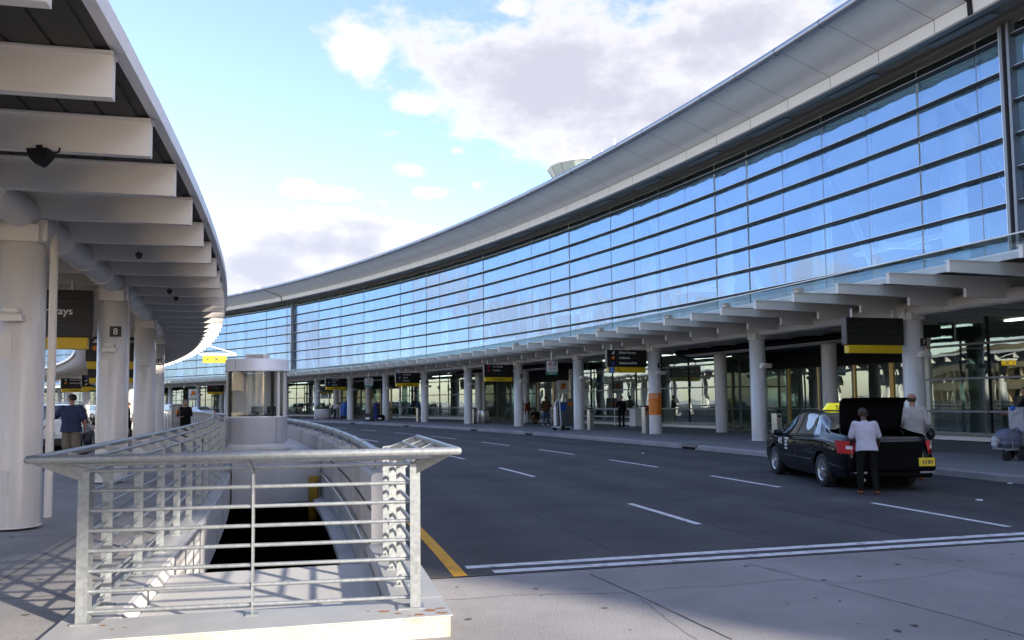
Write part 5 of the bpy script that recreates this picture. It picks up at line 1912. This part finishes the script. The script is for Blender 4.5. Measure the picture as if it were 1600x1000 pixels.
# planter
pp = atR(505, 184.9)
pl = thing('planter', 'round white planter of low flowers and spiky leaves at the far kerb', 'planter', pp)
mb = MB(); mb.lathe([(.55, 0), (.55, .08), (.76, .10), (.80, .95), (.80, 1.0), (.72, 1.0), (.70, .86), (0, .86)], (0, 0, 0), 40); mb.build('pot', 'column', pl, False)
mb = MB()
for i in range(420):
    a, r = random.random() * 2 * PI, math.sqrt(random.random()) * .7
    hh = random.uniform(.05, .28)
    if random.random() < .15: hh = random.uniform(.35, .85)
    b_ = Vector((r * cos(a), r * sin(a), .86)); tip_ = b_ + Vector((random.uniform(-.2, .2), random.uniform(-.2, .2), hh))
    s_ = Vector((random.uniform(-1, 1), random.uniform(-1, 1), 0)).normalized() * .03
    mb.add([b_ - s_, b_ + s_, (b_ + tip_) / 2 + s_ * 1.3, tip_, (b_ + tip_) / 2 - s_ * 1.3], [(0, 1, 2, 3, 4)])
mb.build('leaves', 'foliage', pl, False)
mb = MB()
for i in range(60):
    a, r = random.random() * 2 * PI, math.sqrt(random.random()) * .72
    mb.ball((r * cos(a), r * sin(a), .98 + random.uniform(0, .12)), .03, 4)
mb.build('flowers', 'cloth_red', pl, False)
# blue cleaning cart
cp = atR(540, 186.8)
ct = thing('blue_cart', 'blue cart with a yellow panel beside the bending person in white', 'cart', cp, phi_of(cp))
mb = MB(); mb.box((0, 0, .78), (.8, .9, .95), 0, None, .06); mb.box((0, 0, 1.45), (.6, .7, .5), 0, None, .08); mb.build('cart_body', 'sign_blue', ct, False)
mb = MB(); mb.box((.36, -.48, .75), (.26, .08, 1.0), 0, None, .03); mb.build('yellow_panel', 'sign_yellow', ct, False)
for x in (-.3, .3):
    for y in (-.35, .35):
        mb = MB(); mb.lathe([(0, -.03), (.14, -.03), (.14, .03), (0, .03)], (0, 0, 0), 14); me = mb.mesh('wheel', 'rubber'); me.transform(Matrix.Rotation(PI / 2, 4, 'Y')); link('wheel', me, ct, (x, y, .14))
# luggage of the woman in blue
q = atR(577, 183.6)
lg = thing('luggage', 'black bags standing at the kerb by the woman in the blue dress', 'luggage', q)
mb = MB(); mb.box((0, 0, .34), (.9, .5, .62), 0, None, .10); mb.build('large_bag', 'black', lg, False)
mb = MB(); mb.box((.95, .1, .28), (.7, .4, .5), 0, None, .10); mb.build('small_bag', 'cloth_black', lg, False)
mb = MB(); mb.box((-.1, -.27, .24), (.34, .02, .20)); mb.box((.9, -.12, .22), (.3, .02, .12)); mb.build('bag_label', 'sign_white', lg, False)
# ticket machine
q = atR(878, 188.4)
tk = thing('ticket_machine', 'grey pay machine with an orange and white sign above it in front of the glass', 'machine', q, phi_of(q))
mb = MB(); mb.box((-.1, 0, .75), (.75, .5, 1.5), 0, None, .03); mb.box((.55, .05, .85), (.6, .45, 1.7), 0, None, .03); mb.build('cabinet', 'frame', tk, False)
mb = MB(); mb.box((-.1, -.256, 1.15), (.5, .02, .5)); mb.build('screen', 'sign_blue', tk, False)
mb = MB(); mb.box((.55, -.18, 1.35), (.35, .02, .25)); mb.build('notice', 'orange', tk, False)
mb = MB(); mb.tube([(.1, 0, 1.5), (.1, 0, 2.0)], .03, 8); mb.box((.1, 0, 2.45), (.75, .06, .85), 0); mb.build('sign_panel', 'sign_white', tk, False)
mb = MB(); mb.box((.12, -.035, 2.52), (.36, .012, .34), 0, Matrix.Rotation(.2, 3, 'Y')); mb.box((.0, -.035, 2.36), (.14, .012, .14)); mb.build('symbol', 'orange', tk, False)
# luggage trolley at the kerb
q = atR(873, 183.5)
tr = thing('luggage_trolley', 'empty luggage trolley parked on the kerb left of a column', 'trolley', q, phi_of(q) + .4)
mb = MB()
mb.tube([(-.28, 0, .25), (-.30, 0, 1.45), (-.10, 0, 1.62), (.10, 0, 1.62)], .03, 8); mb.tube([(.18, 0, .25), (.10, 0, 1.3), (.10, 0, 1.62)], .022, 8)
mb.box((-.30, 0, .75), (.08, .14, 1.0), 0, None, .01)
for y in (-.25, .25): mb.tube([(-.3, y, .22), (.75, y, .16)], .02, 8)
mb.box((.25, 0, .18), (.8, .5, .03))
mb.build('trolley_frame', 'alu', tr, False)
for (x, y) in ((.0, -.28), (.0, .28), (.72, 0)):
    mb = MB(); mb.lathe([(0, -.03), (.15, -.03), (.15, .03), (0, .03)], (0, 0, 0), 16); me = mb.mesh('wheel', 'rubber'); me.transform(Matrix.Rotation(PI / 2, 4, 'X')); link('wheel', me, tr, (x, y, .15))
# grey box by the glass and a low barrier
q = atR(998, 189.7)
gb = thing('utility_box', 'low grey metal box on the pavement left of the orange column', 'box', q, phi_of(q))
mb = MB(); mb.box((0, 0, .55), (.95, .6, 1.0), 0, None, .02); mb.build('cabinet', 'fascia', gb, False)
mb = MB(); mb.box((0, 0, .03), (1.05, .7, .06)); mb.build('plinth', 'kerb', gb, False)
bar = thing('hand_barrier', 'long low steel hand barrier along the shopfront behind the person in the dark suit', 'barrier', P(189.9, .47, .15))
mb = MB()
for z in (.55, 1.02): mb.tube([P(189.9, .434 + .055 * i / 12, .15 + z) for i in range(13)], .035, 8)
for i in range(5): mb.tube([P(189.9, .434 + .055 * i / 4, .15), P(189.9, .434 + .055 * i / 4, 1.2)], .03, 8)
mb.build('rails', 'alu', bar)
# loaded trolley at the right edge
q = atR(1578, 184.7, .15, 700)
M['dull_alu'] = mat('dull_aluminium', (.34, .34, .37), .5, .3)
lt = thing('loaded_trolley', 'luggage trolley loaded with a grey blue bag at the right edge of the pavement', 'trolley', q, rad(8))
mb = MB()
for y in (-.22, .22): mb.tube([(-.30, y, .26), (.55, y, .30)], .018, 8)
mb.box((.12, 0, .29), (.8, .46, .03))
mb.tube([(-.08, -.2, .28), (-.10, -.2, .95), (-.02, -.2, 1.12), (.12, -.2, 1.16)], .014, 8)
mb.box((.48, 0, .84), (.56, .5, .92), 0, None, .01)
mb.build('trolley_frame', 'dull_alu', lt, False)
for (x, y) in ((-.26, -.2), (.16, -.24), (.16, .24), (.5, .2)):
    r_ = .12 if x < 0 else .165
    mb = MB(); mb.lathe([(0, -.03), (r_ * .6, -.03), (r_, -.025), (r_, .025), (r_ * .6, .03), (0, .03)], (0, 0, 0), 20); me = mb.mesh('wheel', 'rubber'); me.transform(Matrix.Rotation(PI / 2, 4, 'X')); w_ = link('wheel', me, lt, (x, y, r_))
    mb = MB(); mb.lathe([(0, -.034), (r_ * .5, -.034), (r_ * .55, -.02)], (0, 0, 0), 14); me = mb.mesh('rim', 'rim'); me.transform(Matrix.Rotation(PI / 2, 4, 'X')); link('rim', me, w_)
bgm = MB(); bgm.ball((0, 0, .26), .30, 14, 0, (1.15, .8, .72)); bgm.box((-.05, 0, .12), (.55, .40, .22), 0, None, .09); bgm.tube([(-.2, -.2, .35), (0, -.26, .5), (.2, -.2, .35)], .016, 6)
o = link('travel_bag', bgm.mesh('travel_bag', mat('bag_fabric', (.16, .17, .25), .8, 0, .15, 6, .3, 12)), None, q + Vector((-.02, 0, .31)), .2); tag(o, 'grey blue travel bag lying on the loaded trolley', 'bag')
bgm = MB()
for k, (x, y, z, r) in enumerate(((-.02, 0, 0, .10), (.08, .05, .05, .09), (-.06, -.04, -.1, .08))): bgm.ball((x, y, z), r, 8, 0, (1, 1, 1.2))
o = link('carrier_bag', bgm.mesh('carrier_bag', mat('carrier_plastic', (.42, .44, .48), .35)), None, q + Vector((-.36, -.05, .50))); tag(o, 'crumpled white carrier bag hanging off the loaded trolley', 'bag')
o = link('balloon_bag', MB().ball((0, 0, 0), .065, 10).mesh('blue_pouch', 'sign_blue'), None, q + Vector((.05, -.1, 1.28))); o.name = 'blue_pouch'; tag(o, 'round blue pouch hooked on the handle of the loaded trolley', 'bag')
# notice panels standing on the island pavement, beyond the railing
for (u, R, a_, lb) in ((301, 181.9, .80, 'white pay notice with an orange symbol on a post by the far white vans'),):
    q = atR(u, 182.4)
    nb = thing('pay_notice', lb, 'sign', q, phi_of(q))
    mb = MB(); mb.tube([(0, 0, 0), (0, 0, 2.0)], .05, 8); link('post', mb.mesh('post', 'frame'), nb)
    mb = MB(); mb.box((0, 0, 2.9), (1.0, .08, 1.1)); link('sign_panel', mb.mesh('sign_panel', 'sign_white'), nb)
    mb = MB(); mb.box((.05, -.05, 2.98), (.5, .012, .45), 0, Matrix.Rotation(.2, 3, 'Y')); mb.box((-.2, -.05, 2.72), (.18, .012, .18)); link('symbol', mb.mesh('symbol', 'orange'), nb)
    mb = MB(); mb.box((0, 0, 2.25), (1.0, .08, .16)); link('base_band', mb.mesh('base_band', 'frame'), nb)
q = P(165.2, .452, .12)
nb = thing('grey_pay_box', 'grey pay box with an orange symbol behind the woman in black', 'machine', q, phi_of(q))
mb = MB(); mb.box((0, 0, .8), (.62, .4, 1.6), 0, None, .03); link('cabinet', mb.mesh('cabinet', 'frame'), nb)
mb = MB(); mb.lathe([(0, 0), (.16, 0)], (0, 0, 0), 20); me = mb.mesh('symbol', 'orange'); me.transform(Matrix.Translation((0, -.205, 1.25)) @ Matrix.Rotation(PI / 2, 4, 'X')); link('symbol', me, nb)

# ------------------------------------------------------------------ control tower behind the roof
d = ray(915, 264)
D = 260
tw = thing('control_tower', 'airport control tower cab with slanted green glass and white antennas rising behind the roof', 'tower', Vector((d.x / d.y * D, D, 0)))
zt = EYE + d.z / d.y * D
mb = MB(); mb.lathe([(5, 0), (5, zt - 11), (8.2, zt - 7.4), (8.2, zt - 7.3)], (0, 0, 0), 16, smooth=False); mb.build('shaft', 'tower_wall', tw, False)
mb = MB(); mb.lathe([(8.4, zt - 7.2), (10.3, zt - 3.6), (12.2, zt - .3)], (0, 0, 0), 16, smooth=False); mb.build('cab_glass', 'tower_glass', tw, False)
mb = MB()
for i in range(16):
    a = 2 * PI * i / 16
    mb.tube([(8.43 * cos(a), 8.43 * sin(a), zt - 7.2), (12.23 * cos(a), 12.23 * sin(a), zt - .3)], .07, 6)
for (r, z) in ((10.33, zt - 3.6), (8.43, zt - 7.2)):
    mb.tube([(r * cos(2 * PI * i / 16), r * sin(2 * PI * i / 16), z) for i in range(16)], .07, 6, closed=True)
mb.build('cab_frame', 'frame', tw, False)
mb = MB(); mb.lathe([(12.2, zt - .3), (12.5, zt - .25), (12.5, zt + .15), (11, zt + .6), (0, zt + .9)], (0, 0, 0), 16, smooth=False); mb.build('cab_roof', 'fascia', tw, False)
for (u, v0, v1, w_) in ((860, 252, 258, .09), (871.5, 244, 254, .08), (881.5, 221, 248, .11), (895.5, 241, 250, .10), (911, 232, 246, .08), (960, 217, 240, .10), (941, 234, 245, .06), (905, 240, 248, .05)):
    a, b = ray(u, v0), ray(u, v1 + 8)
    p0 = Vector((a.x / a.y * D, D, EYE + a.z / a.y * D)) - Vector(tw.location)
    p1 = Vector((p0.x, 0, zt + .3))
    mb = MB(); mb.tube([(p1.x, 0, min(p1.z, p0.z - .5)), (p0.x, 0, p0.z)], w_ * 2.3, 6); mb.build('antenna', 'fascia', tw, False)

# ------------------------------------------------------------------ small lights and hooks on the far roof edge
for i, (u, v) in enumerate(((365, 452), (373, 455), (389, 450), (413, 450), (440, 441))):
    p = P(186.6, [.842, .833, .815, .79, .765][i], 15.42)
    mb = MB(); mb.box((0, 0, .2), (.4, .4, .4), 0, None, .08); mb.tube([(0, 0, 0), (0, 0, .3)], .08, 6)
    o = link('roof_lamp', mb.mesh('roof_lamp', 'fascia'), None, p)
    tag(o, 'small white lamp on the far roof edge, %s' % ['leftmost of the row', 'second from the left', 'middle one of five', 'second from the right', 'rightmost of the row'][i], 'lamp', 'small white lamps on the far roof edge')

# ------------------------------------------------------------------ the low parking garage across the inner road (mirrored in the glass)
gar = thing('parking_garage', 'low beige parking garage with dark openings across the inner road', 'garage', P(134, .6, 0))
mb = MB()
for z in (0, 2.6, 5.2):
    mb.arc([(130, z + .02), (134, z + .02), (134, z + 1.2), (133.8, z + 1.2), (133.8, z + .3), (130, z + .3)], -.2, 1.35, 120)
mb.arc([(118, 7.5), (134.2, 7.5), (134.2, 8.5), (118, 8.5)], -.2, 1.35, 120)
mb.build('floor_band', 'garage', gar)
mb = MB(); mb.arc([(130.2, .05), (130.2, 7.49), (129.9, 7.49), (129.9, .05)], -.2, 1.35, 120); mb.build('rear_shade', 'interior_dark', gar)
for i in range(60):
    a = -.19 + .0255 * i
    mb = MB(); mb.box(P(133.6, a, 3.75), (.5, .5, 7.4), 0, Matrix.Rotation(a, 3, 'Z')); mb.build('pier', 'garage', gar)

# ------------------------------------------------------------------ sky, sun, camera
SUN_EL, SUN_DIR = rad(17.0), Vector((.77, -.64, 0)).normalized()
w = bpy.data.worlds.new('World'); sc.world = w; w.use_nodes = True
nt = w.node_tree; N, L = nt.nodes, nt.links
bgn = N['Background']
sky = N.new('ShaderNodeTexSky'); sky.sky_type = 'NISHITA'; sky.sun_disc = False
sky.sun_elevation = SUN_EL; sky.sun_rotation = math.atan2(SUN_DIR.x, SUN_DIR.y)
sky.air_density = 1.0; sky.dust_density = 0.7; sky.ozone_density = 1.5
tc = N.new('ShaderNodeTexCoord')
sep = N.new('ShaderNodeSeparateXYZ'); L.new(tc.outputs['Generated'], sep.inputs[0])
def math_(op, a, b=None, c=None):
    n = N.new('ShaderNodeMath'); n.operation = op
    for i, x in enumerate((a, b, c)):
        if x is None: continue
        if isinstance(x, (int, float)): n.inputs[i].default_value = x
        else: L.new(x, n.inputs[i])
    return n.outputs[0]
az = math_('ARCTAN2', sep.outputs['X'], sep.outputs['Y'])
el = math_('ARCSINE', sep.outputs['Z'])
comb = N.new('ShaderNodeCombineXYZ'); L.new(az, comb.inputs['X']); L.new(el, comb.inputs['Y'])
noise = N.new('ShaderNodeTexNoise'); noise.inputs['Scale'].default_value = 5.5; noise.inputs['Detail'].default_value = 9; noise.inputs['Roughness'].default_value = .58
mp = N.new('ShaderNodeMapping'); mp.inputs['Scale'].default_value = (1.0, 1.7, 1); mp.inputs['Location'].default_value = (3.1, 1.7, 0)
L.new(comb.outputs[0], mp.inputs['Vector']); L.new(mp.outputs[0], noise.inputs['Vector'])
def azel(u, v):
    d = ray(u, v).normalized(); return math.atan2(d.x, d.y), math.asin(d.z)
BL = [(850, 110, 330, 150, .95), (570, 85, 90, 50, .6), (1000, 190, 260, 110, .8), (1150, 60, 300, 120, .8), (1060, 60, 130, 70, .8), (660, 160, 95, 40, .55), (800, 15, 60, 45, .7),
      (640, 268, 46, 20, .9), (672, 300, 60, 22, .85), (615, 208, 36, 12, .35), (745, 288, 26, 18, .42), (463, 294, 38, 22, .9), (520, 304, 66, 18, .75), (600, 318, 60, 16, .42), (715, 236, 20, 10, .35),
      (520, 385, 190, 62, .8), (420, 420, 130, 55, .75), (560, 350, 130, 40, .8), (380, 360, 60, 40, .5), (330, 440, 140, 50, .7), (640, 365, 70, 30, .7)]
fine = N.new('ShaderNodeTexNoise'); fine.inputs['Scale'].default_value = 17; fine.inputs['Detail'].default_value = 7; fine.inputs['Roughness'].default_value = .6; L.new(mp.outputs[0], fine.inputs['Vector'])
dens = bigd = None
for (u, v, ru, rv, amp) in BL:
    a0, e0 = azel(u, v); a1, _ = azel(u + ru, v); _, e1 = azel(u, v - rv)
    sub = N.new('ShaderNodeVectorMath'); sub.operation = 'SUBTRACT'; L.new(comb.outputs[0], sub.inputs[0]); sub.inputs[1].default_value = (a0, e0, 0)
    ml = N.new('ShaderNodeVectorMath'); ml.operation = 'MULTIPLY'; L.new(sub.outputs[0], ml.inputs[0]); ml.inputs[1].default_value = (1 / abs(a1 - a0), 1 / abs(e1 - e0), 0)
    ln = N.new('ShaderNodeVectorMath'); ln.operation = 'LENGTH'; L.new(ml.outputs[0], ln.inputs[0])
    b = math_('MULTIPLY_ADD', ln.outputs['Value'], -amp, amp)
    dens = b if dens is None else math_('MAXIMUM', dens, b)
    if ru > 100: bigd = b if bigd is None else math_('MAXIMUM', bigd, b)
# other quarters of the sky: scattered cloud
left = N.new('ShaderNodeMapRange'); left.inputs['From Min'].default_value = -.52; left.inputs['From Max'].default_value = -.66; left.inputs['To Min'].default_value = -.6; left.inputs['To Max'].default_value = -.6
L.new(az, left.inputs['Value'])
right = N.new('ShaderNodeMapRange'); right.inputs['From Min'].default_value = .6; right.inputs['From Max'].default_value = .8; right.inputs['To Min'].default_value = -.6; right.inputs['To Max'].default_value = .0
L.new(az, right.inputs['Value'])
big = N.new('ShaderNodeTexNoise'); big.inputs['Scale'].default_value = 2.3; big.inputs['Detail'].default_value = 2; L.new(mp.outputs[0], big.inputs['Vector'])
lowc = math_('MAXIMUM', math_('MINIMUM', math_('MULTIPLY_ADD', el, -.8, .14), .10), -.08)
gen = math_('ADD', math_('ADD', math_('MAXIMUM', left.outputs[0], right.outputs[0]), lowc), math_('MULTIPLY_ADD', big.outputs['Fac'], 2.2, -.86))
dens = math_('MAXIMUM', math_('MAXIMUM', dens, gen), -.6)
d2 = math_('ADD', dens, math_('ADD', math_('MULTIPLY_ADD', noise.outputs['Fac'], 1.9, -1.0), math_('MULTIPLY_ADD', fine.outputs['Fac'], .9, -.45)))
# the quarter of sky mirrored in the glass wall: broken cumulus low down, clear above
mpl = N.new('ShaderNodeMapping'); mpl.inputs['Scale'].default_value = (3.2, 2.6, 1); mpl.inputs['Location'].default_value = (.7, .35, 0)
L.new(comb.outputs[0], mpl.inputs['Vector'])
nl = N.new('ShaderNodeTexNoise'); nl.inputs['Scale'].default_value = 3.2; nl.inputs['Detail'].default_value = 6; nl.inputs['Roughness'].default_value = .55; L.new(mpl.outputs[0], nl.inputs['Vector'])
sect = N.new('ShaderNodeMapRange'); sect.inputs['From Min'].default_value = -.56; sect.inputs['From Max'].default_value = -.72; sect.inputs['To Min'].default_value = -1.0; sect.inputs['To Max'].default_value = 0.0
L.new(az, sect.inputs['Value'])
band = math_('MAXIMUM', math_('MINIMUM', math_('MULTIPLY_ADD', el, -1.8, .38), .12), -.5)
d2l = math_('ADD', math_('ADD', sect.outputs[0], band), math_('MULTIPLY_ADD', nl.outputs['Fac'], 3.4, -1.86))
d2 = math_('MAXIMUM', d2, d2l)
cov = N.new('ShaderNodeMapRange'); cov.interpolation_type = 'SMOOTHSTEP'; cov.inputs['From Min'].default_value = .02; cov.inputs['From Max'].default_value = .38; L.new(d2, cov.inputs['Value'])
thick = N.new('ShaderNodeMapRange'); thick.interpolation_type = 'SMOOTHSTEP'; thick.inputs['From Min'].default_value = .08; thick.inputs['From Max'].default_value = .80; L.new(math_('ADD', math_('MAXIMUM', bigd, math_('MULTIPLY_ADD', gen, .5, -.32)), math_('ADD', math_('MULTIPLY_ADD', noise.outputs['Fac'], 1.9, -1.0), math_('MULTIPLY_ADD', fine.outputs['Fac'], .9, -.45))), thick.inputs['Value'])
ccol = N.new('ShaderNodeMix'); ccol.data_type = 'RGBA'; L.new(thick.outputs[0], ccol.inputs['Factor'])
ccol.inputs['A'].default_value = (2.2, 2.15, 2.2, 1); ccol.inputs['B'].default_value = (1.38, 1.37, 1.56, 1)
stint = N.new('ShaderNodeVectorMath'); stint.operation = 'MULTIPLY'; L.new(sky.outputs[0], stint.inputs[0]); stint.inputs[1].default_value = (.71, .69, .80)
cscale = N.new('ShaderNodeVectorMath'); cscale.operation = 'SCALE'; L.new(ccol.outputs['Result'], cscale.inputs[0]); L.new(math_('MULTIPLY_ADD', math_('MAXIMUM', math_('ADD', sect.outputs[0], 1.0), 0.0), .7, 1.0), cscale.inputs['Scale'])
skym = N.new('ShaderNodeMix'); skym.data_type = 'RGBA'
L.new(math_('MULTIPLY_ADD', cov.outputs[0], .86, .07), skym.inputs['Factor']); L.new(stint.outputs['Vector'], skym.inputs['A']); L.new(cscale.outputs['Vector'], skym.inputs['B'])
L.new(skym.outputs['Result'], bgn.inputs['Color']); bgn.inputs['Strength'].default_value = .15

sd = bpy.data.lights.new('sun', 'SUN'); sd.energy = 3.6; sd.angle = rad(1.0); sd.color = (1, .90, .76)
so = bpy.data.objects.new('sun', sd); COL.objects.link(so)
sv = (SUN_DIR * cos(SUN_EL) + Vector((0, 0, sin(SUN_EL))))
so.rotation_euler = sv.to_track_quat('Z', 'Y').to_euler()

cd = bpy.data.cameras.new('camera'); cam = bpy.data.objects.new('camera', cd); COL.objects.link(cam); sc.camera = cam
cd.sensor_width = 36; cd.lens = F_PX / 1600 * 36; cd.clip_end = 9000; cd.clip_start = .05
cd.shift_y = (PPY - 500) / 1600
fwd, upv = Vector((0, cos(TH), sin(TH))), Vector((0, -sin(TH), cos(TH)))
rt = Vector((1, 0, 0))
r2, u2 = rt * cos(ROLL) + upv * sin(ROLL), None
# picture axes: a point right by x and up by y lands at (x cos - -y..), see ray()
c_, s_ = cos(ROLL), sin(ROLL)
px_r = rt * c_ + upv * s_                # direction of +u
px_u = -(rt * s_ - upv * c_)             # direction of -v
mtx = Matrix((( px_r.x, px_u.x, -fwd.x), (px_r.y, px_u.y, -fwd.y), (px_r.z, px_u.z, -fwd.z))).to_4x4()
cam.matrix_world = Matrix.Translation((0, 0, EYE)) @ mtx
sc.view_settings.view_transform = 'Standard'; sc.view_settings.look = 'None'; sc.view_settings.gamma = 1
sc.view_settings.exposure = 1.80
sc.render.engine = 'CYCLES'
sc.cycles.use_denoising = True
sc.cycles.max_bounces = 8; sc.cycles.transparent_max_bounces = 24; sc.cycles.glossy_bounces = 5; sc.cycles.diffuse_bounces = 4
sc.cycles.sample_clamp_indirect = 6; sc.cycles.caustics_reflective = False; sc.cycles.caustics_refractive = False
